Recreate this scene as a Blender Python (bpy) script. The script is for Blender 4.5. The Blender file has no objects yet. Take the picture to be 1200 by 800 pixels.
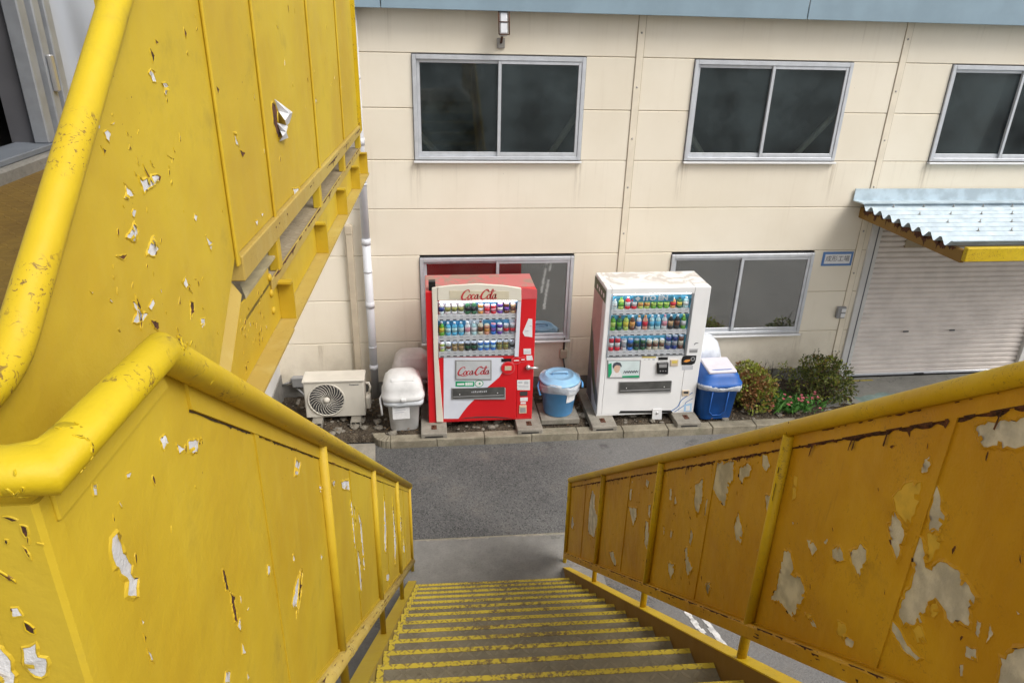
import bpy, bmesh, math, random
from mathutils import Vector, Matrix, Euler
from mathutils.geometry import tessellate_polygon
from mathutils.noise import noise as pnoise
PI=math.pi
S=bpy.context.scene
COL=S.collection
random.seed(7)

# ------------------------------------------------------------------ nodes
class N:
    def __init__(s,name):
        s.m=bpy.data.materials.new(name); s.m.use_nodes=True
        s.t=s.m.node_tree; s.t.nodes.clear()
        s.out=s.t.nodes.new('ShaderNodeOutputMaterial')
        s._tc=None
    def n(s,typ,**k):
        o=s.t.nodes.new(typ)
        for a,b in k.items(): setattr(o,a,b)
        return o
    def l(s,a,b): s.t.links.new(a,b)
    def put(s,sock,v):
        if hasattr(v,'is_output'): s.l(v,sock)
        elif isinstance(v,(tuple,list)): sock.default_value=tuple(v)+((1,) if len(v)==3 and len(sock.default_value)==4 else ())
        else: sock.default_value=v
    def co(s,kind='Object'):
        if s._tc is None: s._tc=s.n('ShaderNodeTexCoord')
        return s._tc.outputs[kind]
    def pos(s): return s.n('ShaderNodeNewGeometry').outputs['Position']
    def mapv(s,v,sc=(1,1,1),loc=(0,0,0)):
        m=s.n('ShaderNodeMapping'); s.l(v,m.inputs['Vector']); m.inputs['Scale'].default_value=sc; m.inputs['Location'].default_value=loc
        return m.outputs[0]
    def noise(s,scale,detail=4,rough=.55,vec=None,dist=0,out='Fac'):
        o=s.n('ShaderNodeTexNoise'); o.inputs['Scale'].default_value=scale; o.inputs['Detail'].default_value=detail
        o.inputs['Roughness'].default_value=rough; o.inputs['Distortion'].default_value=dist
        s.l(vec if vec is not None else s.co(),o.inputs['Vector'])
        return o.outputs[out]
    def vor(s,scale,vec=None,feature='F1',out='Distance'):
        o=s.n('ShaderNodeTexVoronoi'); o.feature=feature; o.inputs['Scale'].default_value=scale
        s.l(vec if vec is not None else s.co(),o.inputs['Vector']); return o.outputs[out]
    def ramp(s,f,a,b,ca=0.,cb=1.):
        o=s.n('ShaderNodeMapRange'); o.interpolation_type='SMOOTHSTEP'
        s.put(o.inputs['Value'],f); o.inputs['From Min'].default_value=a; o.inputs['From Max'].default_value=b
        o.inputs['To Min'].default_value=ca; o.inputs['To Max'].default_value=cb
        return o.outputs[0]
    def math(s,op,a,b=0.,c=None):
        o=s.n('ShaderNodeMath',operation=op); s.put(o.inputs[0],a); s.put(o.inputs[1],b)
        if c is not None: s.put(o.inputs[2],c)
        return o.outputs[0]
    def mix(s,f,a,b,bt='MIX'):
        o=s.n('ShaderNodeMix',data_type='RGBA',blend_type=bt); s.put(o.inputs[0],f); s.put(o.inputs[6],a); s.put(o.inputs[7],b)
        return o.outputs[2]
    def bump(s,h,strength=.3,dist=.01):
        o=s.n('ShaderNodeBump'); o.inputs['Strength'].default_value=strength; o.inputs['Distance'].default_value=dist; s.l(h,o.inputs['Height']); return o.outputs[0]
    def fin(s,col,rough=.6,normal=None,metal=0.,spec=.5,emit=None):
        b=s.n('ShaderNodeBsdfPrincipled'); s.put(b.inputs['Base Color'],col); s.put(b.inputs['Roughness'],rough)
        b.inputs['Metallic'].default_value=metal; b.inputs['Specular IOR Level'].default_value=spec
        if normal is not None: s.l(normal,b.inputs['Normal'])
        if emit: s.put(b.inputs['Emission Color'],emit[0]); b.inputs['Emission Strength'].default_value=emit[1]
        s.l(b.outputs[0],s.out.inputs[0]); return s.m

def plain(name,c,rough=.5,metal=0.,var=.12,scale=6.,spec=.5,bump=0.):
    m=N(name); f=m.noise(scale,4)
    c2=tuple(x*(1-var) for x in c)
    col=m.mix(m.ramp(f,.35,.65),c,c2)
    nb=m.bump(m.noise(scale*12,3),bump,.004) if bump else None
    return m.fin(col,rough,nb,metal,spec)

def yellow(name,c,rough=.42,chalk=.25,rust=.5,wave=.25,scuff=0.,tone=(.86,.78,.7)):
    """thick old gloss paint: chalked areas, streaks, small rust spots and grime"""
    m=N(name); P=m.pos()
    big=m.noise(1.6,5,.6,P); streak=m.noise(1.,4,.6,m.mapv(P,(9,9,1.6)))
    c=tuple(c); pale=tuple(min(1,x*1.0+y*chalk) for x,y in zip(c,(.10,.13,.16))); deep=tuple(x*y for x,y in zip(c,tone))
    col=m.mix(m.ramp(big,.32,.7),deep,c); col=m.mix(m.math('MULTIPLY',m.ramp(streak,.48,.72),.35),col,pale)
    grime=m.math('MULTIPLY',m.ramp(m.noise(3.2,6,.7,P),.56,.78),.42)
    col=m.mix(grime,col,(.16,.10,.03))
    sp=m.vor(17,P); d=m.noise(2.3,3,.5,P)
    spots=m.math('MULTIPLY',m.ramp(sp,.05,.02),m.ramp(d,.52-.1*rust,.62-.1*rust))
    sp2=m.vor(55,P); spots=m.math('MAXIMUM',spots,m.math('MULTIPLY',m.ramp(sp2,.10,.05),m.ramp(d,.58,.66)))
    col=m.mix(spots,col,(.09,.035,.012))
    if scuff:
        sc_=m.math('MULTIPLY',m.ramp(m.noise(75,3,.75,P,1.5),.57,.63),m.ramp(m.noise(6,4,.6,P),.47,.58))
        col=m.mix(m.math('MULTIPLY',sc_,scuff),col,(.16,.085,.02))
        col=m.mix(m.math('MULTIPLY',m.ramp(m.noise(11,5,.75,P),.55,.75),.35*scuff),col,(.30,.21,.03))
    drip=m.noise(1.,5,.7,m.mapv(P,(26,26,2.2)))
    col=m.mix(m.math('MULTIPLY',m.math('MULTIPLY',m.ramp(drip,.60,.74),m.ramp(m.noise(1.9,3,.5,P),.5,.62)),.35*rust),col,(.20,.10,.025))
    h=m.math('ADD',m.math('MULTIPLY',m.noise(5,3,.5,P),1.0),m.math('MULTIPLY',m.noise(130,2,.5,P),.05))
    h=m.math('SUBTRACT',h,m.math('MULTIPLY',spots,.12))
    r=m.math('ADD',rough,m.math('MULTIPLY',big,.18))
    return m.fin(col,r,m.bump(h,wave,.03),spec=.38)

M={}
M['y_left']=yellow('aged_yellow_paint',(.555,.402,.022),.50,.10,.3,.32)
M['y_right']=yellow('shade_toned_ochre_paint',(.635,.365,.010),.45,.12,.9,.45,.35,(.78,.68,.55))  # older orange paint, with this side's shade and bounce light in the tone
M['y_rail']=yellow('glossy_yellow_paint',(.57,.415,.006),.46,.06,.75,.35,1.)
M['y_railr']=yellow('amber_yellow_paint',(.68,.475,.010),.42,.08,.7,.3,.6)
M['grimy']=yellow('grimy_brown_paint',(.25,.145,.03),.6,.15,.9,.3)
M['tan']=plain('dusty_tan_paint',(.40,.335,.19),.7,var=.3,scale=14)
M['y_pale']=yellow('dusty_yellow_paint',(.46,.35,.085),.6,.4,.8,.25,.5)
M['primer']=plain('white_primer',(.74,.745,.76),.6,var=.28,scale=16,bump=.4)
M['primer_g']=plain('grey_primer',(.68,.645,.57),.7,var=.35,scale=14,bump=.4)
M['undercoat']=plain('yellow_undercoat',(.72,.47,.05),.5,var=.2,scale=20)
def rustm():
    m=N('brown_rust'); P=m.pos(); f=m.noise(40,5,.65,P)
    return m.fin(m.mix(m.ramp(f,.35,.7),(.035,.014,.008),(.14,.045,.016)),.9,m.bump(f,.5,.01))
M['rust']=rustm()
M['crack']=plain('dark_crack',(.07,.04,.014),.9,var=.4,scale=30)

def wallm():
    m=N('cream_wall_panel'); P=m.pos()
    big=m.noise(.8,5,.6,P); st=m.noise(1,5,.65,m.mapv(P,(9,9,.55)))
    col=m.mix(m.ramp(big,.3,.7),(.745,.675,.545),(.80,.735,.61))
    col=m.mix(m.math('MULTIPLY',m.ramp(st,.55,.8),.16),col,(.46,.36,.24))
    sep=m.n('ShaderNodeSeparateXYZ'); m.l(P,sep.inputs[0])
    low=m.math('MULTIPLY',m.ramp(sep.outputs[2],.95,.2),m.ramp(m.noise(2.2,5,.7,P),.38,.66))
    col=m.mix(m.math('MULTIPLY',low,.4),col,(.30,.24,.17))
    sp=m.math('MULTIPLY',m.ramp(m.vor(9,P),.06,.03),m.ramp(m.noise(.7,2,.5,P),.56,.66))
    col=m.mix(m.math('MULTIPLY',sp,.5),col,(.2,.16,.1))
    fine=m.noise(1.,6,.7,m.mapv(P,(16,16,.35)))
    def band(z0,z1): return m.math('MULTIPLY',m.ramp(sep.outputs[2],z0,z1),m.ramp(sep.outputs[2],z1+.04,z1+.02))
    run=m.math('MAXIMUM',m.math('MAXIMUM',band(2.35,3.22),band(.30,.80)),band(4.35,4.90))
    run=m.math('MULTIPLY',m.math('MULTIPLY',run,m.ramp(fine,.52,.78)),m.ramp(m.noise(1.1,3,.6,P),.42,.62)); col=m.mix(m.math('MULTIPLY',run,.42),col,(.33,.26,.18))
    sx_=m.math('ABSOLUTE',m.math('SUBTRACT',m.math('FLOORED_MODULO',m.math('ADD',sep.outputs[0],.10+1.675),3.35),1.675))
    sx2=m.math('ABSOLUTE',m.math('SUBTRACT',m.math('FLOORED_MODULO',m.math('ADD',sep.outputs[0],-1.93+1.675),3.35),1.675))
    edge=m.ramp(m.math('MINIMUM',sx_,sx2),.10,.02)
    dr=m.math('MULTIPLY',m.math('MAXIMUM',band(2.55,3.22),band(.30,.80)),edge)
    col=m.mix(m.math('MULTIPLY',m.math('MULTIPLY',dr,m.ramp(m.noise(1.,5,.7,m.mapv(P,(22,22,1.1))),.40,.62)),.5),col,(.30,.235,.16))
    idx=m.math('ADD',m.math('MULTIPLY',m.math('FLOOR',m.math('DIVIDE',m.math('SUBTRACT',sep.outputs[2],.25),.6)),7.31),m.math('MULTIPLY',m.math('FLOOR',m.math('DIVIDE',m.math('ADD',sep.outputs[0],.78),3.35)),3.17))
    rnd_=m.math('FRACT',m.math('MULTIPLY',m.math('SINE',idx),437.58))
    col=m.mix(m.math('MULTIPLY',rnd_,.13),col,(.55,.47,.35))
    spots_=m.ramp(m.noise(28,4,.7,P),.66,.76); col=m.mix(m.math('MULTIPLY',spots_,.12),col,(.4,.33,.24))
    f=m.math('ADD',m.noise(90,3,.6,P),m.math('MULTIPLY',m.noise(2.2,3,.5,P),2.2))
    return m.fin(col,.78,m.bump(f,.12,.006),spec=.3)
M['wall']=wallm()
M['strip']=plain('cream_joint_cover',(.76,.68,.54),.6,var=.1,scale=4,bump=.05)
M['joint']=plain('dull_joint',(.40,.33,.23),.9)
M['steel']=plain('bolt_steel',(.35,.33,.3),.45,.7)
M['blue_metal']=plain('pale_blue_sheet_metal',(.25,.345,.41),.42,.0,.12,2.)
M['blue_roof']=plain('light_blue_roof_sheet',(.50,.60,.66),.55,.0,.25,5.)
M['alu']=plain('silver_aluminium',(.62,.64,.67),.38,.35,.1,9)
M['alu_d']=plain('grey_seal_and_shade',(.10,.10,.11),.6)
M['concrete']=None
def conc(name,a,b,moss=0.,scale=3.,cracks=0.):
    m=N(name); P=m.pos(); f=m.noise(scale,7,.65,P); g=m.noise(55,4,.7,P)
    col=m.mix(m.ramp(f,.3,.7),a,b); col=m.mix(m.math('MULTIPLY',m.ramp(g,.45,.75),.4),col,tuple(x*.55 for x in a))
    if moss: col=m.mix(m.math('MULTIPLY',m.ramp(m.noise(1.7,6,.7,P),.52,.72),moss),col,(.10,.115,.06))
    if cracks:
        v=m.n('ShaderNodeTexVoronoi'); v.feature='DISTANCE_TO_EDGE'; v.inputs['Scale'].default_value=.55
        w=m.n('ShaderNodeVectorMath',operation='ADD'); m.l(P,w.inputs[0]); m.l(m.noise(4,4,.6,P,out='Color'),w.inputs[1]); m.l(w.outputs[0],v.inputs['Vector'])
        col=m.mix(m.math('MULTIPLY',m.ramp(v.outputs['Distance'],.012,.003),cracks),col,(.03,.028,.025))
    return m.fin(col,.88,m.bump(m.math('ADD',g,f),.35,.006),spec=.3)
M['concrete']=conc('weathered_concrete',(.20,.182,.15),(.30,.275,.23),.3,6)
M['kerb']=conc('mossy_kerb_concrete',(.185,.162,.118),(.30,.268,.20),.5,6)
M['apron']=conc('stained_apron_concrete',(.165,.158,.146),(.225,.216,.198),.12,3.2,.3)
M['drive']=conc('driveway_concrete',(.22,.215,.195),(.31,.30,.265),.25,2.,.3)
M['footing']=conc('grey_footing_concrete',(.16,.155,.14),(.24,.23,.21),.5,4)
def asphalt():
    m=N('worn_asphalt'); P=m.pos()
    g=m.vor(85,P); g2=m.noise(140,3,.7,P); big=m.noise(.9,6,.65,P)
    col=m.mix(m.ramp(big,.3,.72),(.074,.073,.072),(.112,.109,.105))
    agg=m.n('ShaderNodeTexVoronoi'); agg.inputs['Scale'].default_value=88; m.l(P,agg.inputs['Vector'])
    sep=m.n('ShaderNodeSeparateColor'); m.l(agg.outputs['Color'],sep.inputs[0])
    col=m.mix(m.math('MULTIPLY',m.ramp(sep.outputs[0],.60,.97),.34),col,(.22,.212,.20))
    col=m.mix(m.math('MULTIPLY',m.ramp(sep.outputs[1],.70,.95),.7),col,(.022,.022,.022))
    sx=m.n('ShaderNodeSeparateXYZ'); m.l(P,sx.inputs[0])
    dusty=m.math('MULTIPLY',m.ramp(sx.outputs[0],1.2,2.4),.45)
    col=m.mix(dusty,col,(.23,.222,.21))
    lt=m.math('MULTIPLY',m.ramp(m.noise(1.7,5,.7,P),.52,.75),.4); col=m.mix(lt,col,(.18,.155,.13))
    oil=m.math('MULTIPLY',m.ramp(m.noise(2.6,4,.6,P),.62,.72),.45); col=m.mix(oil,col,(.035,.034,.033))
    ck=m.n('ShaderNodeTexVoronoi'); ck.feature='DISTANCE_TO_EDGE'; ck.inputs['Scale'].default_value=.42
    wv=m.n('ShaderNodeVectorMath',operation='ADD'); m.l(P,wv.inputs[0]); m.l(m.noise(3,5,.65,P,out='Color'),wv.inputs[1]); m.l(wv.outputs[0],ck.inputs['Vector'])
    col=m.mix(m.math('MULTIPLY',m.ramp(ck.outputs['Distance'],.006,.002),m.math('MULTIPLY',m.ramp(m.noise(.7,2,.5,P),.48,.6),.55)),col,(.022,.021,.02))
    return m.fin(col,.9,m.bump(g,.6,.006),spec=.35)
M['asphalt']=asphalt()
def soil():
    m=N('dark_soil'); P=m.pos(); f=m.noise(9,8,.75,P); v=m.vor(45,P)
    col=m.mix(m.ramp(f,.35,.7),(.045,.034,.024),(.125,.10,.07))
    col=m.mix(m.math('MULTIPLY',m.ramp(m.noise(30,3,.7,P),.6,.72),.7),col,(.25,.22,.18))
    return m.fin(col,.95,m.bump(m.math('ADD',f,v),.8,.03),spec=.2)
M['soil']=soil()
M['shutter']=plain('pale_pinkish_shutter',(.75,.685,.635),.5,.0,.12,3.)
M['white']=plain('white_enamel',(.78,.78,.775),.35,var=.05,scale=3)
M['offwhite']=plain('ivory_plastic',(.70,.66,.56),.4,var=.06,scale=3)
M['bin_white']=plain('greyish_white_plastic',(.66,.655,.64),.5,var=.14,scale=7)
M['bin_pink']=plain('faded_pinkish_plastic',(.58,.52,.49),.55,var=.15,scale=6)
M['pipe']=plain('pale_grey_pvc',(.62,.63,.66),.4,var=.1,scale=3)
M['duct']=plain('beige_duct_plastic',(.55,.47,.35),.55,var=.15,scale=4)
M['red']=plain('bright_red_enamel',(.62,.012,.018),.32,var=.08,scale=2)
M['red_p']=plain('pinkish_faded_red',(.62,.10,.11),.4,var=.12,scale=3)
def toppaint(name,base,dirt,amt):
    m=N(name); P=m.pos(); f=m.noise(3.3,6,.65,P,1.2)
    return m.fin(m.mix(m.math('MULTIPLY',m.ramp(f,.46,.56),amt),base,dirt),.5)
M['red_top']=toppaint('sky_pinked_dirty_red_top',(.48,.14,.135),(.29,.20,.155),.9)  # pink base carries the sky's reflection; the brown mottling is dirt
M['white_top']=toppaint('dirty_white_top',(.75,.735,.71),(.40,.34,.28),.6)
M['black']=plain('black_plastic',(.012,.012,.013),.35)
M['dark']=plain('dark_grey_plastic',(.05,.05,.052),.4)
M['grey']=plain('grey_plastic',(.28,.28,.28),.5)
M['silver']=plain('silver_metal',(.6,.6,.6),.3,.7)
M['cream_mat']=plain('beige_plate',(.62,.50,.36),.4)
M['green_label']=plain('green_label',(.01,.33,.14),.45)
M['yellow_label']=plain('yellow_label',(.7,.55,.1),.5)
M['txt_red']=plain('red_lettering',(.5,.03,.04),.5)
M['txt_dark']=plain('dark_lettering',(.06,.07,.09),.5)
M['txt_white']=plain('white_lettering',(.8,.8,.8),.5)
M['sticker']=plain('white_sticker',(.74,.74,.74),.5,var=.08,scale=40)
M['paper_grey']=plain('printed_grey',(.50,.51,.54),.6)
M['blue_line']=plain('blue_stripe',(.10,.22,.48),.4)
M['blue_pale']=plain('pale_blue_print',(.38,.58,.80),.45)
M['orange']=plain('orange_print',(.7,.28,.05),.45)
M['skin']=plain('printed_skin_tone',(.62,.42,.31),.5)
M['poster']=plain('pale_green_poster',(.62,.72,.72),.45)
M['pinkpanel']=plain('greyed_pink_panel',(.52,.36,.32),.5,var=.12)
M['greenband']=plain('dull_green_band',(.10,.145,.07),.5,var=.2)
M['sidegrey']=plain('slate_grey_panel',(.17,.19,.22),.45,var=.15)
M['bin_blue']=plain('royal_blue_plastic',(.014,.105,.40),.42,var=.18,scale=6)
M['bucket_blue']=plain('mid_blue_plastic',(.10,.34,.68),.42,var=.12,scale=6)
M['bag']=None
def bagm():
    m=N('thin_plastic_bag'); f=m.noise(35,5,.7)
    d=m.n('ShaderNodeBsdfPrincipled'); m.put(d.inputs['Base Color'],(.72,.75,.78)); d.inputs['Roughness'].default_value=.3
    m.l(m.bump(f,.6,.02),d.inputs['Normal'])
    t=m.n('ShaderNodeBsdfTransparent'); x=m.n('ShaderNodeMixShader'); x.inputs[0].default_value=.62
    m.l(t.outputs[0],x.inputs[1]); m.l(d.outputs[0],x.inputs[2]); m.l(x.outputs[0],m.out.inputs[0]); return m.m
M['bag']=bagm()
def glassm(name,tint,haze,hz,film=0.):
    m=N(name); P=m.pos()
    t=m.n('ShaderNodeBsdfTransparent'); m.put(t.inputs[0],tint)
    g=m.n('ShaderNodeBsdfGlossy'); g.inputs['Roughness'].default_value=.03
    d=m.n('ShaderNodeBsdfDiffuse'); m.put(d.inputs[0],hz)
    fr=m.n('ShaderNodeFresnel'); fr.inputs[0].default_value=1.55
    if haze:
        a=m.n('ShaderNodeMixShader'); m.l(m.math('MULTIPLY',m.ramp(m.noise(1.3,5,.6,P),.25,.8),haze),a.inputs[0]); m.l(t.outputs[0],a.inputs[1]); m.l(d.outputs[0],a.inputs[2]); base=a.outputs[0]
    else: base=t.outputs[0]
    x=m.n('ShaderNodeMixShader'); m.l(m.math('MULTIPLY_ADD',fr.outputs[0],(1.6 if film else 1.) if haze else .5,film),x.inputs[0]); m.l(base,x.inputs[1]); m.l(g.outputs[0],x.inputs[2])
    m.l(x.outputs[0],m.out.inputs[0]); return m.m
M['glass']=glassm('grimy_window_glass',(.74,.80,.80),.5,(.09,.118,.124),.0)
M['glass_low']=glassm('mirror_film_window_glass',(.6,.66,.64),.5,(.13,.14,.125),.40)
M['lampglow']=N('display_lamp_glow').fin((.9,.9,.9),.5,emit=((.93,.97,1),10.))
M['clear']=glassm('clear_display_glass',(.95,.96,.97),0,(.5,.5,.5))
M['room']=plain('dim_room',(.13,.14,.14),.9)
M['timber']=plain('pale_brace',(.70,.62,.50),.7)
M['alu_dark']=plain('dull_grey_aluminium',(.34,.36,.39),.4,.3,.15,8)
M['grey_door']=plain('cool_grey_door',(.46,.49,.54),.5,var=.1,scale=2)
M['leftwall']=plain('off_white_wall',(.62,.61,.59),.7,var=.12,scale=2)
M['dark_in']=plain('unlit_interior',(.035,.032,.03),.9)

def plate(name,base,dark,yel=None,cell=.045,dirt=.5):
    """chequer plate: small lozenges turned +/-45 degrees, worn"""
    m=N(name); o=m.co('Object'); sep=m.n('ShaderNodeSeparateXYZ'); m.l(o,sep.inputs[0])
    x=m.math('DIVIDE',sep.outputs[0],cell); y=m.math('DIVIDE',sep.outputs[1],cell)
    fx=m.math('SUBTRACT',m.math('FRACT',x),.5); fy=m.math('SUBTRACT',m.math('FRACT',y),.5)
    par=m.math('FLOORED_MODULO',m.math('ADD',m.math('FLOOR',x),m.math('FLOOR',y)),2.)
    a=m.math('ADD',fx,fy); b=m.math('SUBTRACT',fx,fy)
    def sel(p,q): return m.math('ADD',m.math('MULTIPLY',p,par),m.math('MULTIPLY',q,m.math('SUBTRACT',1.,par)))
    A=m.math('DIVIDE',sel(a,b),.78); B=m.math('DIVIDE',sel(b,a),.24)
    loz=m.ramp(m.math('ADD',m.math('MULTIPLY',A,A),m.math('MULTIPLY',B,B)),1.,.55)
    P=m.pos(); n1=m.math('ADD',m.math('MULTIPLY',m.noise(7,6,.7,P),.65),m.math('MULTIPLY',m.noise(1.9,3,.6,P),.38)); n2=m.noise(38,4,.7,P)
    if yel:
        mid_=m.ramp(m.math('ABSOLUTE',sep.outputs[0]),.5,.12,0.,.10)
        worn=m.math('MAXIMUM',m.math('MULTIPLY',m.math('MULTIPLY',loz,.8),m.math('MULTIPLY',m.ramp(n1,.36,.52),m.ramp(n2,.36,.52))),m.ramp(m.math('ADD',m.math('ADD',n2,mid_),m.math('MULTIPLY',n1,.75)),.96,1.10))
        c0=m.mix(m.ramp(n1,.3,.7),yel,tuple(k*.82 for k in yel)); col=m.mix(worn,c0,dark)
    else:
        col=m.mix(m.ramp(n1,.32,.68),base,dark); col=m.mix(m.math('MULTIPLY',loz,.16),col,tuple(k*1.5 for k in base))
        col=m.mix(m.math('MULTIPLY',m.ramp(n2,.58,.75),dirt),col,(.05,.035,.02))
    return m.fin(col,.62,m.bump(m.math('ADD',loz,m.math('MULTIPLY',n2,.3)),.5,.004),spec=.4)
M['tread']=plate('worn_chequer_plate',(.235,.203,.135),(.155,.130,.083))
M['nosing']=plate('yellow_chequer_nosing',None,(.19,.135,.055),(.62,.47,.045),.030)
M['deckplate']=plate('dusty_deck_plate',(.33,.27,.18),(.23,.18,.11))
M['deckyellow']=plate('worn_ochre_deck_plate',(.20,.125,.022),(.13,.075,.015))

# ------------------------------------------------------------------ mesh builder
class B:
    def __init__(s): s.bm=bmesh.new(); s.mats=[]
    def mi(s,m):
        if m is None: return 0
        m=M[m] if isinstance(m,str) else m
        if m not in s.mats: s.mats.append(m)
        return s.mats.index(m)
    def face(s,pts,m=None,smooth=False):
        vs=[s.bm.verts.new(p) for p in pts]
        f=s.bm.faces.new(vs); f.material_index=s.mi(m); f.smooth=smooth; return f
    def merge(s,src,m,smooth=False):
        k=s.mi(m); mp={}
        for v in src.verts: mp[v]=s.bm.verts.new(v.co)
        for f in src.faces:
            try: g=s.bm.faces.new([mp[v] for v in f.verts])
            except ValueError: continue
            g.material_index=k; g.smooth=smooth or f.smooth
        src.free()
    def box(s,x0,x1,y0,y1,z0,z1,m=None,bev=0.,mat=None,seg=1):
        t=bmesh.new(); bmesh.ops.create_cube(t,size=1)
        for v in t.verts: v.co=Vector(((x0+x1)/2+v.co.x*(x1-x0),(y0+y1)/2+v.co.y*(y1-y0),(z0+z1)/2+v.co.z*(z1-z0)))
        if bev: bmesh.ops.bevel(t,geom=list(t.edges),offset=bev,segments=seg,affect='EDGES',profile=.5)
        if mat is not None: t.transform(mat)
        s.merge(t,m); return s
    def prism(s,poly,fn,h0,h1,m=None,bev=0.):
        """polygon (a,b) extruded from h0 to h1; fn(a,b,h)->xyz"""
        t=bmesh.new(); n=len(poly)
        v0=[t.verts.new(fn(a,b,h0)) for a,b in poly]; v1=[t.verts.new(fn(a,b,h1)) for a,b in poly]
        tri=tessellate_polygon([[Vector((a,b,0)) for a,b in poly]])
        if n<=4:
            t.faces.new(v0); t.faces.new(v1)
        else:
            for q in tri:
                t.faces.new([v0[i] for i in q]); t.faces.new([v1[i] for i in q])
        for i in range(n): t.faces.new([v0[i],v0[(i+1)%n],v1[(i+1)%n],v1[i]])
        bmesh.ops.recalc_face_normals(t,faces=list(t.faces))
        if bev:
            bmesh.ops.bevel(t,geom=[e for e in t.edges if e.calc_face_angle(0)>.3],offset=bev,segments=1,affect='EDGES')
        s.merge(t,m); return s
    def sheet(s,poly,fn,h,m=None):
        tri=tessellate_polygon([[Vector((a,b,0)) for a,b in poly]])
        vs=[s.bm.verts.new(fn(a,b,h)) for a,b in poly]; k=s.mi(m)
        for q in tri:
            try: f=s.bm.faces.new([vs[i] for i in q]); f.material_index=k
            except ValueError: pass
        return s
    def tube(s,path,r,m=None,n=14,cap=True,rads=None):
        path=[Vector(p) for p in path]; k=s.mi(m); rings=[]; up=None
        for i,p in enumerate(path):
            if i==0: d=path[1]-p
            elif i==len(path)-1: d=p-path[-2]
            else: d=(p-path[i-1]).normalized()+(path[i+1]-p).normalized()
            d.normalize()
            if up is None:
                up=Vector((0,0,1)) if abs(d.z)<.9 else Vector((1,0,0))
            a=d.cross(up).normalized(); b=a.cross(d).normalized(); up=b
            sc=1.
            if 0<i<len(path)-1:
                c=(p-path[i-1]).normalized().dot(d); sc=1/max(c,.5)
            rr=rads[i] if rads else r
            bis=None
            ring=[]
            for j in range(n):
                t=2*PI*j/n; o=a*math.cos(t)*rr+b*math.sin(t)*rr
                if sc>1.01:
                    e=((path[i+1]-p).normalized()-(p-path[i-1]).normalized())
                    if e.length>1e-6:
                        e.normalize(); o+=e*(o.dot(e))*(sc-1)
                ring.append(s.bm.verts.new(p+o))
            rings.append(ring)
        for i in range(len(rings)-1):
            for j in range(n):
                f=s.bm.faces.new([rings[i][j],rings[i][(j+1)%n],rings[i+1][(j+1)%n],rings[i+1][j]]); f.material_index=k; f.smooth=True
        if cap:
            for r_ in (rings[0],rings[-1]):
                f=s.bm.faces.new(r_); f.material_index=k
        return s
    def lathe(s,prof,m=None,n=24,c=(0,0,0),sx=1.,sy=1.,sup=0):
        """profile (r,z); sup>0 gives rounded-square sections"""
        k=s.mi(m); rings=[]
        for r,z in prof:
            ring=[]
            for j in range(n):
                t=2*PI*j/n; x,y=math.cos(t),math.sin(t)
                if sup: q=(abs(x)**sup+abs(y)**sup)**(-1/sup); x*=q; y*=q
                ring.append(s.bm.verts.new((c[0]+x*r*sx,c[1]+y*r*sy,c[2]+z)))
            rings.append(ring)
        for i in range(len(rings)-1):
            for j in range(n):
                f=s.bm.faces.new([rings[i][j],rings[i][(j+1)%n],rings[i+1][(j+1)%n],rings[i+1][j]]); f.material_index=k; f.smooth=True
        for r_ in (rings[0],rings[-1]):
            try: f=s.bm.faces.new(r_); f.material_index=k
            except ValueError: pass
        return s
    def ball(s,c,r,m=None,sc=(1,1,1)):
        t=bmesh.new(); bmesh.ops.create_uvsphere(t,u_segments=12,v_segments=8,radius=r)
        for v in t.verts: v.co=Vector((c[0]+v.co.x*sc[0],c[1]+v.co.y*sc[1],c[2]+v.co.z*sc[2]))
        s.merge(t,m,True); return s
    def move(s,off):
        bmesh.ops.translate(s.bm,verts=list(s.bm.verts),vec=Vector(off)); return s
    def make(s,name,parent=None,recalc=True,off=None,mesh_only=False):
        if off is not None: s.move(off)
        if recalc: bmesh.ops.recalc_face_normals(s.bm,faces=list(s.bm.faces))
        me=bpy.data.meshes.new(name); s.bm.to_mesh(me); s.bm.free()
        for m in s.mats: me.materials.append(m)
        o=bpy.data.objects.new(name,me); COL.objects.link(o)
        if parent is not None: o.parent=parent
        return o

def tag(o,label=None,cat=None,group=None,kind=None):
    if label: o['label']=label
    if cat: o['category']=cat
    if group: o['group']=group
    if kind: o['kind']=kind
    return o
def thing(name,label,cat,loc=(0,0,0),rz=0.,group=None):
    o=bpy.data.objects.new(name,None); o.empty_display_size=.2; COL.objects.link(o)
    o.location=loc; o.rotation_euler=(0,0,rz); return tag(o,label,cat,group)
def copy_tree(o,parent=None):
    c=o.copy(); COL.objects.link(c)
    if parent is not None: c.parent=parent
    for ch in list(o.children): copy_tree(ch,c)
    return c
def text_mesh(body,size,b,fn,h,m,center=True,sx=1.,shear=0.,bold=0.):
    cu=bpy.data.curves.new('lettering','FONT'); cu.body=body; cu.size=size; cu.align_x='CENTER' if center else 'LEFT'; cu.align_y='CENTER'
    cu.offset=bold; cu.shear=shear; cu.resolution_u=3
    o=bpy.data.objects.new('lettering',cu); COL.objects.link(o)
    bpy.context.view_layer.update()
    me=bpy.data.meshes.new_from_object(o.evaluated_get(bpy.context.evaluated_depsgraph_get()))
    k=b.mi(m); vs=[b.bm.verts.new(fn(v.co.x*sx,v.co.y,h)) for v in me.vertices]
    for p in me.polygons:
        try: f=b.bm.faces.new([vs[i] for i in p.vertices]); f.material_index=k
        except ValueError: pass
    bpy.data.objects.remove(o); bpy.data.curves.remove(cu); bpy.data.meshes.remove(me)
    return b
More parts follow.
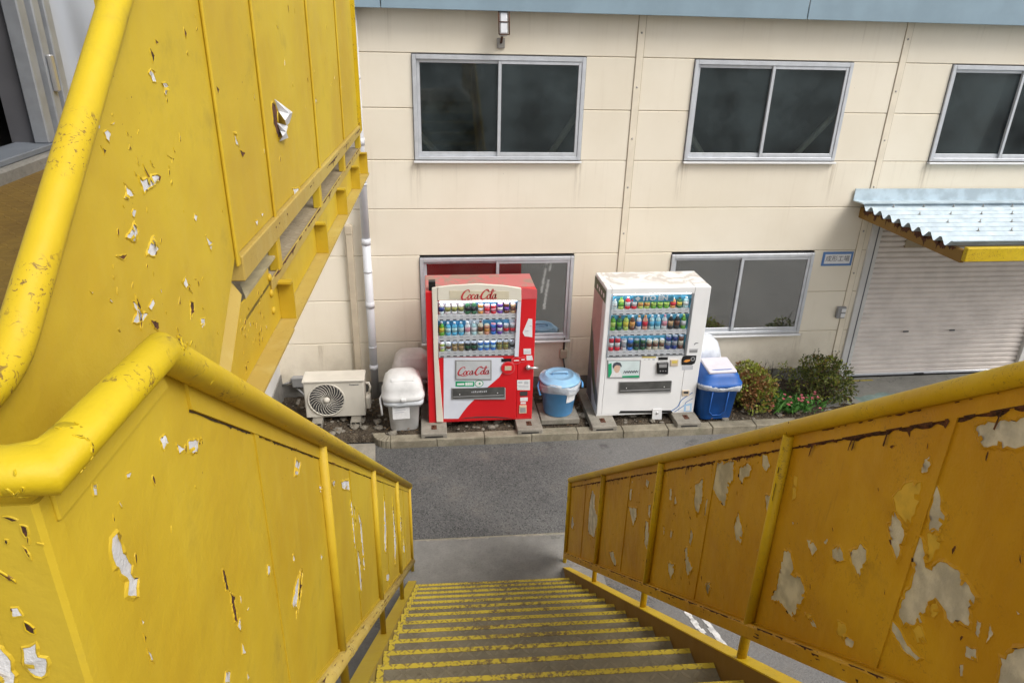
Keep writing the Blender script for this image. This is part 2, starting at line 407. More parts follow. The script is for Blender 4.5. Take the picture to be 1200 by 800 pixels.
def ribbon(b,pts,w,fn,h,m):
    """flat brush stroke through 2-D points, w = list of widths"""
    P=[Vector(p) for p in pts]; Q=[];W=[]
    n=len(P)
    for i in range(n-1):
        p0,p1,p2,p3=P[max(i-1,0)],P[i],P[i+1],P[min(i+2,n-1)]
        for t in (0,.25,.5,.75):
            a=.5*((2*p1)+(-p0+p2)*t+(2*p0-5*p1+4*p2-p3)*t*t+(-p0+3*p1-3*p2+p3)*t**3); Q.append(a); W.append(w[i]*(1-t)+w[i+1]*t)
    Q.append(P[-1]); W.append(w[-1]); k=b.mi(m); L=[];R=[]
    for i,q in enumerate(Q):
        d=(Q[min(i+1,len(Q)-1)]-Q[max(i-1,0)]); d.normalize(); nn=Vector((-d.y,d.x))*W[i]/2
        L.append(b.bm.verts.new(fn(q.x+nn.x,q.y+nn.y,h))); R.append(b.bm.verts.new(fn(q.x-nn.x,q.y-nn.y,h)))
    for i in range(len(Q)-1):
        f=b.bm.faces.new([L[i],R[i],R[i+1],L[i+1]]); f.material_index=k
def script_logo(b,cx,cz,width,fn0,h,m):
    s=width/3.55
    def fn(x,y,hh): return fn0(cx+(x-1.75+.18*(y-.4))*s,cz+(y-.42)*s*1.05,hh)
    R=lambda p,w:ribbon(b,p,w,fn,h,m)
    def bigC(o):
        R([(o+.78,.72),(o+.72,.95),(o+.5,.98),(o+.22,.72),(o+.08,.3),(o+.2,.02),(o+.45,.03),(o+.72,.3)],[.05,.10,.08,.16,.21,.16,.09,.05])
    def oval(o): R([(o+.16,.5),(o+.02,.32),(o+.03,.08),(o+.18,.03),(o+.30,.22),(o+.26,.46),(o+.14,.52)],[.07,.13,.13,.08,.13,.11,.06])
    bigC(0); oval(.72)
    R([(1.36,.42),(1.28,.52),(1.14,.42),(1.09,.18),(1.18,.03),(1.34,.1),(1.44,.24)],[.08,.07,.12,.14,.1,.07,.05])
    oval(1.43); R([(1.74,.52),(1.70,.2),(1.76,.04),(1.90,.14)],[.13,.13,.10,.05])
    R([(1.86,.26),(2.0,.28)],[.1,.1])
    bigC(2.0); oval(2.72)
    R([(3.05,.2),(3.2,.6),(3.25,.95),(3.14,.98),(3.08,.55),(3.1,.1),(3.2,.03),(3.3,.15)],[.05,.06,.07,.1,.14,.13,.09,.05])
    oval(3.28); R([(3.6,.52),(3.56,.2),(3.62,.04),(3.78,.16)],[.13,.13,.1,.05])
    R([(.25,.03),(.55,-.08),(.95,-.12),(1.2,-.06)],[.06,.09,.07,.03])
    R([(2.45,.95),(2.8,.82),(3.05,.78),(3.5,.86)],[.05,.08,.06,.04])

# ------------------------------------------------------------------ paint that peels
def rough_outline(poly,step,amp,rnd):
    out=[]
    n=len(poly)
    for i in range(n):
        a=Vector(poly[i]); b=Vector(poly[(i+1)%n]); L=(b-a).length
        k=max(1,int(L/step)); nn=Vector((-(b-a).y,(b-a).x)); nn=nn.normalized() if nn.length>0 else nn
        for j in range(k):
            t=j/k; q=a.lerp(b,t)+nn*rnd.uniform(-amp,amp)*(1 if j else .4)+Vector((rnd.uniform(-amp,amp),rnd.uniform(-amp,amp)))*.4
            out.append((q.x,q.y))
    return out
def area(poly): return .5*sum(poly[i][0]*poly[(i+1)%len(poly)][1]-poly[(i+1)%len(poly)][0]*poly[i][1] for i in range(len(poly)))
def peel(b,poly,fn,m,paint,rnd,step=.012,amp=.0035,lip=.008,h=.0008,lift=.004):
    if len(poly)<3: return
    if area(poly)<0: poly=poly[::-1]
    A=area(poly)
    sz=math.sqrt(max(A,1e-7)); st=min(step,max(.004,sz/5)); am=min(amp,sz*.07)
    o=rough_outline(poly,st,am,rnd)
    if area(o)<1e-6: return
    b.sheet(o,fn,h,m)
    n=len(o); k=b.mi(paint); kr=b.mi('rust'); L=min(lip,sz*.14)
    inn=[];mid=[];out=[]
    for i in range(n):
        p=Vector(o[i]); d=Vector(o[(i+1)%n])-Vector(o[i-1])
        if d.length<1e-9: d=Vector((1,0))
        d.normalize(); nn=Vector((d.y,-d.x))
        up=min(lift,sz*.075)*rnd.uniform(.15,1.)
        inn.append(b.bm.verts.new(fn(p.x-nn.x*.001,p.y-nn.y*.001,h+.0003)))
        mid.append(b.bm.verts.new(fn(p.x+nn.x*L*.15,p.y+nn.y*L*.15,h+up)))
        q=p+nn*L*rnd.uniform(.6,1.2); out.append(b.bm.verts.new(fn(q.x,q.y,-.0006)))
    for i in range(n):
        j=(i+1)%n
        try:
            f=b.bm.faces.new([inn[i],inn[j],mid[j],mid[i]]); f.material_index=kr if rnd.random()<.035 else k
            f=b.bm.faces.new([mid[i],mid[j],out[j],out[i]]); f.material_index=k
            if sz>.018 and m!='rust' and rnd.random()<.10:
                p,q=Vector(o[i]),Vector(o[j]); d=(q-p); nn=Vector((-d.y,d.x)); nn=nn.normalized() if nn.length>0 else nn
                e=rnd.uniform(.25,.5)*min(sz,.03); z1=rnd.uniform(.003,.009)
                a1=p+nn*e+d*.2; a2=q+nn*e*rnd.uniform(.5,1.)-d*.1
                f=b.bm.faces.new([b.bm.verts.new(fn(p.x,p.y,h+.001)),b.bm.verts.new(fn(q.x,q.y,h+.001)),b.bm.verts.new(fn(a2.x,a2.y,z1)),b.bm.verts.new(fn(a1.x,a1.y,z1*.8))]); f.material_index=k
        except ValueError: pass
def inpoly(x,y,p):
    c=False; j=len(p)-1
    for i in range(len(p)):
        if (p[i][1]>y)!=(p[j][1]>y) and x<(p[j][0]-p[i][0])*(y-p[i][1])/(p[j][1]-p[i][1])+p[i][0]: c=not c
        j=i
    return c
AVOID=[]
def chips(b,centres,fn,paint,rnd,n,spread,inside,white='primer',wp=.25,smin=.005,smax=.016):
    """little cracks and chips round the worn places"""
    for _ in range(n):
        c=rnd.choice(centres); x=rnd.gauss(c[0],spread); y=rnd.gauss(c[1],spread*1.3)
        if not inside(x,y) or any(inpoly(x+dx,y+dy,p) for p in AVOID for dx in (-.012,.012) for dy in (-.015,.015)): continue
        L=rnd.uniform(smin,smax); w=L*rnd.uniform(.18,.5); t=rnd.gauss(1.5,.5)
        pts=[]
        for i in range(7):
            a=2*PI*i/7; r_=rnd.uniform(.6,1.1); px,py=math.cos(a)*L*r_,math.sin(a)*w*r_
            pts.append((x+px*math.cos(t)-py*math.sin(t),y+px*math.sin(t)+py*math.cos(t)))
        peel(b,pts,fn,white if rnd.random()<wp else 'rust',paint,rnd,lip=.004,lift=.003)
def jag(b,p0,p1,w,fn,h,m,rnd,fill=.75,step=.012,freq=9.):
    """ragged dark line of rust along an edge, broken in places; w grows to one side"""
    p0=Vector(p0);p1=Vector(p1);d=p1-p0;L=d.length;d.normalize();nn=Vector((d.y,-d.x)); k=b.mi(m)
    N_=int(L/step); off=rnd.uniform(0,50); prev=None
    for i in range(N_+1):
        t=i*step; q=p0+d*t
        nz=pnoise(Vector((t*freq+off,3.3,1.1)))*.5+.5+.25*pnoise(Vector((t*40+off,0,0)))
        ww=max(0,(nz-(1-fill)))*w*2
        if rnd.random()<.06: ww*=2.2
        if ww<.0008: prev=None; continue
        cur=(b.bm.verts.new(fn(q.x-nn.x*.001,q.y-nn.y*.001,h)),b.bm.verts.new(fn(q.x+nn.x*ww,q.y+nn.y*ww,h)))
        if prev:
            f=b.bm.faces.new([prev[0],prev[1],cur[1],cur[0]]); f.material_index=k
        prev=cur

# ================================================================== SETTING
CAM=Vector((0,-8.787,4.79965))
def xz(Y): return lambda a,b,h: (a,Y-h,b)     # drawn on a face that looks to -Y

# road: one big sheet
b=B(); b.face([(-200,-200,0),(200,-200,0),(200,60,0),(-200,60,0)],'asphalt'); tag(b.make('road'),kind='structure')
b=B(); b.face([(-1.97,-14,.006),(1.62,-14,.006),(1.60,-3.05,.006),(-1.97,-3.0,.006)],'apron')
b.face([(-1.97,-3.0,.006),(1.60,-3.05,.006),(1.60,-3.03,.004),(-1.97,-2.98,.004)],'kerb')
# pale broken strip painted as the lit edge of the slab joint
r=random.Random(3)
for i in range(60):
    x=-.6+i*.035
    if pnoise(Vector((x*2.2,0,0)))+.25<0: continue
    b.face([(x,-3.035-.0014*i*.4,.0085),(x+.035,-3.036-.0014*i*.4,.0085),(x+.035,-3.012-r.uniform(0,.018)-.0014*i*.4,.0085),(x,-3.012-r.uniform(0,.018)-.0014*i*.4,.0085)],'concrete')
tag(b.make('concrete_apron'),kind='structure')
b=B(); b.prism([(-1.97,-1.69),(-.655,-1.69),(-.68,-1.22),(-1.97,-1.17)],lambda a,c,h:(a,c,h),0,.045,'concrete',.006)
tag(b.make('pavement'),kind='structure')
# driveway in front of the shutter
b=B(); b.prism([(5.25,-1.30),(12,-1.30),(12,-.002),(6.0,-.002),(5.55,-.62),(5.25,-1.05)],lambda a,c,h:(a,c,h),-.01,.07,'drive',.01)
stain=rough_outline([(5.95,-.62),(6.4,-.5),(6.95,-.62),(7.1,-.85),(6.6,-1.05),(6.05,-.95)],.05,.03,random.Random(5))
M['stain']=plain('greenish_paint_stain',(.24,.32,.29),.85,var=.3,scale=6)
M['ochre_line']=plain('worn_yellow_line',(.45,.36,.06),.8,var=.4,scale=20)
b.sheet(stain,lambda a,c,h:(a,c,h),.0735,'stain')
b.box(6.0,6.55,-.13,-.09,.07,.0735,'ochre_line'); b.box(8.1,9.3,-.13,-.09,.07,.0735,'ochre_line')
tag(b.make('driveway'),kind='structure')
# worn white line seen under the right-hand railing
M['linepaint']=plain('worn_white_line',(.62,.61,.59),.8,var=.4,scale=18)
b=B(); r=random.Random(11)
for (x0,x1) in ((2.235,2.30),(2.335,2.40)):
    for i in range(70):
        y=-3.2-i*.05; dx=-.22*(y+4.3)
        if pnoise(Vector((x0*7,y*3.1,0)))<-.12 and not -4.75<y<-4.0: continue
        a=r.uniform(0,.022);c=r.uniform(0,.022)
        b.face([(x0+dx+a,y,.004),(x1+dx-c,y,.004),(x1+dx-c+.011,y-.05,.004),(x0+dx+a+.011,y-.05,.004)],'linepaint')
tag(b.make('road_marking'),kind='structure')
# soil bed
b=B(); nx,ny=150,28; grid=[]
for i in range(nx+1):
    row=[]
    for j in range(ny+1):
        x=-1.975+i*(5.9-(-1.975))/nx; y=-1.15+j*(1.147)/ny
        z=.075+.035*pnoise(Vector((x*2.3,y*2.3,0)))+.022*pnoise(Vector((x*9,y*9,4)))+.012*pnoise(Vector((x*25,y*25,9)))
        if j==0: z=.02
        row.append(b.bm.verts.new((x,y,z)))
    grid.append(row)
k=b.mi('soil')
for i in range(nx):
    for j in range(ny):
        f=b.bm.faces.new([grid[i][j],grid[i+1][j],grid[i+1][j+1],grid[i][j+1]]); f.material_index=k; f.smooth=True
tag(b.make('soil_bed'),kind='structure')
# rubble and pebbles on the soil
b=B(); r=random.Random(21)
M['rubble']=conc('broken_rubble',(.13,.115,.092),(.25,.225,.185),.15,20)
M['leaf_litter']=plain('dry_leaf_litter',(.16,.095,.04),.9,var=.5,scale=50)
for i in range(560):
    x=r.uniform(-1.9,5.1); y=r.uniform(-1.1,-.06)
    if x<-.6 and r.random()<.35: pass
    s_=r.uniform(.008,.03) if r.random()<.85 else r.uniform(.03,.075)
    t=bmesh.new(); bmesh.ops.create_icosphere(t,subdivisions=1,radius=s_)
    for v in t.verts: v.co=Vector((v.co.x*r.uniform(.8,1.3),v.co.y*r.uniform(.8,1.3),v.co.z*r.uniform(.3,.6)))
    t.transform(Matrix.Translation((x,y,.085))@Matrix.Rotation(r.uniform(0,6),4,'Z')); b.merge(t,'rubble')
for i in range(500):
    x=r.uniform(-1.9,5.6); y=r.uniform(-1.1,-.06); t=r.uniform(0,6); L=r.uniform(.012,.03)
    c,s_=math.cos(t)*L,math.sin(t)*L; z=.10+r.uniform(0,.025)
    b.face([(x-c,y-s_,z),(x+s_*.4,y-c*.4,z+.006),(x+c,y+s_,z),(x-s_*.4,y+c*.4,z+.004)],'leaf_litter')
tag(b.make('rubble',recalc=False),kind='stuff')
# kerb: separate stones with joints
b=B()
xs=[-.50,.07,.66,1.25,1.84,2.43,3.02,3.61,4.20,4.80]
r=random.Random(4)
for i in range(len(xs)-1):
    e=r.uniform(-.006,.006)
    b.box(xs[i]+.003,xs[i+1]-.003,-1.285+e,-1.135+e,-.05,.105+r.uniform(-.004,.004),'kerb',.008)
arc=[]
for i in range(6):
    a0=PI/2*i/6; a1=PI/2*(i+1)/6-.03
    c=(-.50,-1.065); pts=[(c[0]-math.sin(a)*q,c[1]-math.cos(a)*q) for a,q in ((a0,.22),(a1,.22),(a1,.07),(a0,.07))]
    b.prism(pts,lambda a,d,h:(a,d,h),-.05,.103,'kerb',.008)
b.prism([(4.806,-1.285),(5.20,-1.24),(5.24,-1.09),(4.806,-1.135)],lambda a,d,h:(a,d,h),-.05,.10,'kerb',.012)
tag(b.make('kerb'),kind='structure')

# ------------------------------------------------------------------ factory building
fac=thing('factory_building','long cream two storey factory building with sliding windows and a roller shutter','building',(0,0,0))
seam=[.25+.6*k for k in range(8)]+[5.05]
joints=[-2.15,-.78,2.57,5.92,9.27,12.6]
wins=[(-.10,1.93,3.25),(3.26,5.28,3.25),(6.61,8.63,3.25),(9.96,11.98,3.25),(-.08,1.93,.83),(3.26,5.28,.83)]
b=B()
for k in range(8):
    z0,z1=seam[k],seam[k+1]
    for j in range(len(joints)-1):
        segs=[(joints[j]+.004,joints[j+1]-.004)]
        cuts=[]
        for (a,c,zb) in wins:
            h=1.19
            if zb<1: 
                # lower windows end a few cm under the seams
                if z0>=.84 and z1<=2.06: cuts.append((a,c))
            elif z0>=3.24 and z1<=4.46: cuts.append((a,c))
        if z1<=2.7: cuts.append((6.16,8.96))
        for (a,c) in cuts:
            ns=[]
            for (p,q) in segs:
                if c<=p or a>=q: ns.append((p,q)); continue
                if a>p: ns.append((p,a))
                if c<q: ns.append((c,q))
            segs=ns
        for (p,q) in segs:
            if q-p>.02: b.box(p,q,0,.10,z0+.003,z1-.003,'wall',.007)
for (p,q) in ((-2.1,12.5),): pass
# dark joint backing pieces, behind the gaps
for (a,c) in ((-2.1,-.1),(1.93,3.26),(5.28,6.1),(8.97,12.5)): b.box(a,c,.014,.09,.27,5.0,'joint')
for (a,c) in ((-.1,1.93),(3.26,5.28),(6.61,8.63),(9.96,11.98)): b.box(a,c,.014,.09,4.45,5.0,'joint'); b.box(a,c,.014,.09,2.07,3.24,'joint')
b.box(-.1,1.93,.014,.09,.27,.80,'joint'); b.box(3.26,5.28,.014,.09,.27,.80,'joint')
# return at the far end and the body behind
b.box(-2.15,12.6,3.0,3.1,0,5.05,'wall'); b.box(12.5,12.6,.1,3.0,0,5.05,'wall'); b.box(-2.15,-2.05,.1,3.0,0,5.05,'wall')
b.make('wall',fac)
b=B(); b.box(-2.15,6.10,.0,.12,-.1,.249,'footing'); b.box(8.99,12.6,.0,.12,-.1,.249,'footing'); b.make('footing',fac)
for x,zb in ((2.57,.26),(5.92,.26),(9.27,.26)):
    b=B()
    b.box(x-.042,x+.042,-.012,-.001,zb,4.915,'strip',.003)
    b.box(x-.049,x-.0425,-.004,-.001,zb,4.91,'joint'); b.box(x+.0425,x+.049,-.004,-.001,zb,4.91,'joint')
    for i in range(8):
        b.lathe([(.0,.006),(.010,.005),(.013,0)],'steel',10,(0,0,0)); 
        vs=b.bm.verts[:] if False else None
        b.bm.verts.ensure_lookup_table(); new=b.bm.verts[-30:]
        for v in new:
            x_,y_,z_=v.co; v.co=Vector((x+x_,-.0121-z_,4.72-i*.6+y_))
    b.make('joint_cover',fac)
# floor slab / dark rooms behind the windows
b=B()
for z0,z1 in ((.3,2.7),(2.75,4.98)):
    b.box(-2.0,12.4,1.5,1.55,z0,z1,'room')
    b.box(-2.0,12.4,.14,1.5,z0-.04,z0-.005,'room'); 
b.box(-2.0,12.4,.14,1.5,4.99,5.04,'room')
b.make('interior',fac)
for x0,x1,z0,z1 in ((1.50,1.98,3.20,3.95),(4.70,5.30,3.2,3.9),(3.62,3.20,3.2,3.75),(.28,-.15,3.2,3.65),(8.1,8.6,3.2,3.8)):
    b=B(); b.tube([(x0,.10,z0),(x1,.10,z1)],.04,'timber',8); b.make('brace',fac)
# fascia and roof edge
b=B()
for (x0,x1) in ((-2.35,-.42),(-.41,4.47),(4.48,9.4),(9.41,12.8)):
    b.box(x0,x1,-.20,-.185,4.905,5.62,'blue_metal',.004)
b.box(-2.35,12.8,-.185,.10,4.918,4.93,'blue_metal')
for i in range(70):
    b.box(-2.3+i*.217,-2.3+i*.217+.03,-.19,3.2,5.62,5.66,'blue_metal')
b.box(-2.35,12.8,-.184,3.2,5.58,5.62,'blue_metal')
b.make('fascia',fac)
def window(a,c,zb,zt):
    f=B(); Y=-.028
    f.box(a,a+.045,Y,.06,zb,zt,'alu',.004); f.box(c-.045,c,Y,.06,zb,zt,'alu',.004)
    f.box(a+.046,c-.046,Y,.06,zt-.05,zt,'alu',.004); f.box(a+.046,c-.046,Y,.06,zb,zb+.04,'alu',.004)
    [f.box(*q,'alu_d') for q in ((a-.007,a-.0005,-.006,.03,zb-.006,zt+.006),(c+.0005,c+.007,-.006,.03,zb-.006,zt+.006),(a,c,-.006,.03,zt+.0005,zt+.006))]
    fo=f.make('window_frame',fac)
    mid=(a+c)/2
    for k,(p,q,y) in enumerate(((a+.047,mid+.02,.012),(mid-.02,c-.047,-.018))):
        g=B(); w=.036; z0,z1=zb+.041,zt-.052
        g.box(p,p+w,y,y+.026,z0,z1,'alu',.003); g.box(q-w,q,y,y+.026,z0,z1,'alu',.003)
        g.box(p+w+.0005,q-w-.0005,y,y+.026,z1-w,z1,'alu',.003); g.box(p+w+.0005,q-w-.0005,y,y+.026,z0,z0+w*1.35,'alu',.003)
        g.box(p+w+.001,p+w+.006,y+.006,y+.02,z0+w*1.35,z1-w,'alu_d'); g.box(q-w-.006,q-w-.001,y+.006,y+.02,z0+w*1.35,z1-w,'alu_d')
        g.make('sash',fo)
        g=B(); g.box(p+w+.0065,q-w-.0065,y+.009,y+.014,z0+w*1.35+.001,z1-w-.001,'glass' if zb>2 else 'glass_low'); g.make('pane',fo)
    g=B(); g.box(a-.012,c+.012,-.062,-.03,zb-.034,zb-.012,'white',.003); g.box(a-.012,c+.012,-.0295,-.001,zb-.034,zb-.014,'alu'); g.make('sill',fo)
for (a,c,zb) in wins:
    window(a,c,zb+.01,zb+1.19)
# roller shutter in its frame
b=B(); z=.10; n=0
prof=[]
while z<2.92:
    for dz,dy in ((0,.004),(.010,-.022),(.05,-.026),(.064,-.006),(.070,.006)):
        prof.append((z+dz,dy))
    z+=.0765
k=b.mi('shutter'); prev=None
for (zz,dy) in prof:
    cur=(b.bm.verts.new((6.20,.05+dy,zz)),b.bm.verts.new((8.94,.05+dy,zz)))
    if prev: f=b.bm.faces.new([prev[0],prev[1],cur[1],cur[0]]); f.material_index=k
    prev=cur
b.box(6.20,8.94,.02,.06,.075,.115,'alu',.006)
for x in (6.98,7.72): b.box(x-.04,x+.04,.018,.031,.78,.80,'dark'); 
b.box(7.3,7.45,.008,.0195,.085,.10,'dark')
sh=b.make('roller_shutter',fac)
for x in (6.035,8.943):
    b=B(); b.box(x,x+.16,-.03,.09,.07,2.74,'leftwall',.006); b.box(x+.085,x+.10,-.034,-.0305,.08,2.7,'alu_d'); b.make('shutter_rail',fac)

# canopy over the shutter
can=thing('canopy','light blue corrugated canopy on a yellow frame above the roller shutter','awning',(5.7,0,2.55))
b=B(); k=b.mi('blue_roof'); rows=[]
nw=9; ys=[]
for i in range(nw*2+1):
    y=-.20-i*(1.72/(nw*2)); z=2.668+(.070 if i%2==0 else 0.)
    if i%2==0: ys+=[(y+.018,z),(y-.018,z)]
    else: ys+=[(y+.012,z),(y-.012,z)]
prev=None
for (y,z) in ys:
    cur=(b.bm.verts.new((5.70,y,z)),b.bm.verts.new((10.2,y,z)),b.bm.verts.new((5.70,y,z-.004)),b.bm.verts.new((10.2,y,z-.004)))
    if prev:
        for q in ((0,1),(2,3)):
            f=b.bm.faces.new([prev[q[0]],prev[q[1]],cur[q[1]],cur[q[0]]]); f.material_index=k
        f=b.bm.faces.new([prev[0],cur[0],cur[2],prev[2]]); f.material_index=k
    prev=cur
b.make('roof_sheet',can,off=(-5.7,0,-2.55))
b=B(); b.box(5.66,10.2,-.034,-.020,2.75,2.90,'blue_roof'); 
b.prism([(-.0205,2.749),(-.26,2.764),(-.26,2.750),(-.0205,2.735)],lambda a,c,h:(h,a,c),5.66,10.2,'blue_roof'); b.make('flashing',can,off=(-5.7,0,-2.55))
r=random.Random(8)
for i in range(11):
    for q in range(1,9,2):
        b=B()
        x=5.95+i*.42+.05*q; y=-.20-q*2*(1.72/18)
        b.tube([(x,y,2.735),(x,y,2.775)],.006,'steel',6); b.box(x-.014,x+.014,y-.014,y+.014,2.7405,2.745,'steel'); b.make('hook_bolt',can,off=(-5.7,0,-2.55))
b=B(); r=random.Random(8); b.box(5.80,10.1,-2.05,-1.99,2.54,2.695,'y_rail',.006); b.make('front_beam',can,off=(-5.7,0,-2.55))
b=B(); b.box(5.80,5.85,-1.988,-.005,2.51,2.652,'grimy',.005); 
for y in (-.2,-.45,-.7,-.95,-1.2,-1.45,-1.7): jag(b,(y-.19,2.65),(y+.12,2.65),.085,lambda a,c,h:(5.80-h,a,c),.002,'rust',r)
b.make('side_beam',can,off=(-5.7,0,-2.55))
for y in (-.05,-.7,-1.35):
    b=B(); b.box(5.852,10.0,y-.03,y+.03,2.55,2.645,'y_pale',.004); b.make('purlin',can,off=(-5.7,0,-2.55))

# sign, switch box, outlet, floodlight, pipes
sg=thing('sign','small white sign with blue border and four kanji beside the shutter','sign',(5.632,-.001,1.93))
b=B(); b.box(-.222,.222,-.008,0,-.10,.10,'blue_line',.002); b.make('border',sg)
b=B(); b.box(-.188,.188,-.0105,-.0082,-.068,.068,'sticker'); b.make('plate',sg)
b=B(); text_mesh('成形工場',.088,b,lambda a,c,h:(a,-h,c),.0118,'txt_dark'); b.make('lettering',sg)
sw=thing('switch_box','grey switch box with two white covers beside the roller shutter','switch',(5.86,-.001,1.14))
b=B(); b.box(-.075,.055,-.05,0,-.085,.085,'grey',.008); b.make('body',sw)
for dz in (-.04,.035):
    b=B(); b.box(-.02,.045,-.06,-.0505,dz-.025,dz+.028,'sticker',.004); b.make('cover',sw)
ob=thing('outlet_box','beige outlet box with grey cable on the wall between the machines','outlet',(1.86,-.001,.62))
b=B(); b.box(-.05,.05,-.055,0,-.07,.06,'duct',.008); b.make('body',ob)
b=B(); b.tube([(0,-.03,.06),(0,-.03,.2),(.005,-.02,.24)],.013,'dark',8); b.tube([(.0,-.03,-.07),(.02,-.06,-.2),(.07,-.05,-.33),(.04,-.05,-.45)],.011,'dark',8); b.make('cable',ob)
fl=thing('floodlight','small rusty caged floodlight bracketed high above the upper window','light fitting',(.92,0,4.58))
b=B(); b.box(-.045,.045,-.03,-.001,-.06,.05,'steel',.005); b.tube([(0,-.03,0),(0,-.10,.05),(0,-.12,.10)],.014,'rust',8); b.make('bracket',fl)
b=B(); mt=Matrix.Translation((0.01,-.15,.20))@Matrix.Rotation(math.radians(-18),4,'X'); b.box(-.05,.05,-.05,.045,-.13,.13,'silver',.018,mt,2); b.make('lamp_head',fl)
b=B(); 
for x in (-.058,.058): b.tube([mt@Vector((x,-.06,-.135)),mt@Vector((x,-.06,.135))],.007,'rust',6)
for z in (-.135,0,.135): b.tube([mt@Vector((-.058,-.06,z)),mt@Vector((.058,-.06,z))],.006,'rust',6)
b.make('wire_cage',fl)
dp=thing('drainpipe','white plastic drainpipe running down the cream wall beside the walkway','pipe',(-.735,-.09,.08))
b=B(); b.tube([(0.0,0,0),(.0,0,2.2)],.052,'pipe',18); b.tube([(0,0,2.2),(0,0,4.83)],.050,'pipe',18); b.make('pipe',dp)
for z in (.45,1.35,2.19,3.4):
    b=B(); b.tube([(0,0,z-.04),(0,0,z+.04)],.058,'pipe',18); b.make('collar',dp)
for z in (.75,1.8,2.9,4.1):
    b=B(); b.tube([(0,0,z-.012),(0,0,z+.012)],.056,'alu',18); b.box(-.012,.012,.05,.089,z-.01,z+.01,'alu'); b.make('clamp',dp)
du=thing('pipe_duct','beige capped pipe duct rising above the air conditioner','duct',(-.945,-.001,.45))
b=B(); b.box(-.042,.042,-.065,0,0,1.93,'duct',.008); b.make('cover',du)
b=B(); b.box(-.05,.05,-.074,0,1.90,2.02,'duct',.016,None,2); b.make('cap',du)
jb=thing('junction_box','grey junction box with conduit low on the wall left of the air conditioner','junction box',(-1.75,-.001,.33))
b=B(); b.box(-.08,.09,-.10,0,-.07,.07,'grey',.012); b.box(-.085,.095,-.104,-.09,.045,.075,'grey',.004); b.make('body',jb)
b=B(); b.tube([(.09,-.05,0),(.30,-.05,-.02),(.5,-.12,-.02)],.014,'dark',8); b.tube([(-.22,-.04,-.05),(-.08,-.05,0)],.014,'grey',8); b.tube([(-.05,-.05,-.07),(.1,-.12,-.2),(.3,-.2,-.24)],.012,'grey',8); b.make('conduit',jb)

# ------------------------------------------------------------------ white building on the left
lw=thing('white_building','white walled building with an open grey metal doorway beside the upper walkway','building',(-1.98,-4.5,0))
o=(1.98,4.5,0)
b=B(); X0,X1=-2.13,-1.98
SILL=4.165; D0,D1=-6.3,-4.60
b.box(X0,X1,-16,-.002,.42,3.9,'leftwall')
b.box(X0,X1,-16,D0,3.9,8.2,'grey_door'); b.box(X0,X1,D1,-.202,3.9,4.90,'grey_door'); b.box(X0,X1,D1,-.21,4.90,8.2,'grey_door'); b.box(X0,X1,D0+.001,D1-.001,6.3,8.2,'grey_door')
b.make('wall',lw,off=o)
b=B(); b.box(X0-.02,X1+.012,-16,-.002,-.1,.42,'footing',.006); b.make('footing',lw,off=o)
b=B(); b.box(X0+.01,X1+.10,D0,D1+.18,4.02,SILL-.03,'footing',.01); b.box(X0+.01,X1+.06,D0,D1+.12,SILL-.029,SILL,'sidegrey',.004); b.make('door_sill',lw,off=o)
b=B()
b.box(X1-.025,X1+.05,D1-.14,D1-.06,SILL,6.3,'alu_dark',.006); b.box(X0-.002,X1-.026,D1-.10,D1-.002,SILL,6.3,'alu_d'); b.box(X1-.08,X1+.02,D1-.055,D1-.03,SILL,6.3,'alu_d'); b.box(X1-.02,X1+.065,D1-.025,D1+.05,SILL,6.3,'alu_dark',.006)  # dark box over the door reveal stands for the interior's shade
b.box(X1-.05,X1+.02,D1+.052,D1+.075,SILL,6.3,'alu_d'); b.box(X1-.05,X1+.075,D1+.078,D1+.15,SILL,6.3,'alu_dark',.006)
b.box(X1-.10,X1+.05,D0-.06,D0+.02,SILL,6.3,'alu_dark',.006); b.box(X1-.10,X1+.05,D0+.021,D1-.141,6.2,6.3,'alu_dark')
for z in (4.5,): b.box(X1+.066,X1+.09,D1-.01,D1+.03,z-.09,z+.09,'silver',.006)
b.make('door_frame',lw,off=o)
b=B(); b.box(-5.5,-5.4,-9,-1,3.9,8.2,'dark_in'); b.box(-5.4,X0,-9,-8.9,3.9,8.2,'dark_in'); b.box(-5.4,X0,-1.1,-1.0,3.9,8.2,'dark_in'); b.box(-5.4,X0,-8.9,-1.1,4.0,4.05,'dark_in'); b.box(-5.5,X0,-9,-1,8.1,8.2,'dark_in')
b.make('interior',lw,off=o)
# ================================================================== THINGS BY THE WALL
# air conditioner
ac=thing('air_conditioner','cream outdoor air conditioner unit with round black fan grille against the wall','air conditioner',(-1.19,-.62,.16))
M['acbody']=plain('ivory_metal',(.60,.565,.49),.45,var=.1,scale=4)
W2,H,D=.37,.53,.27
b=B(); b.box(-W2,W2,-D/2+.01,D/2,0,H-.03,'acbody',.012); b.make('casing',ac)
b=B(); b.box(-W2-.012,W2+.012,-D/2-.006,D/2+.01,H-.03,H,'acbody',.008); b.make('top_cover',ac)
cx,cz,R_=-.10,.255,.215
b=B(); fy=-D/2+.01
b.lathe([(R_+.018,0),(R_+.018,.012),(R_,.012),(R_-.004,.002)],'acbody',40); b.bm.verts.ensure_lookup_table()
for v in b.bm.verts: x_,y_,z_=v.co; v.co=Vector((cx+x_,fy-z_,cz+y_))
kk=b.mi('dark'); b.mi('acbody')
vs=[b.bm.verts.new((cx+math.cos(2*PI*i/40)*(R_),fy-.0035,cz+math.sin(2*PI*i/40)*R_)) for i in range(40)]
f=b.bm.faces.new(vs); f.material_index=kk
b.make('fan_recess',ac)
b=B()
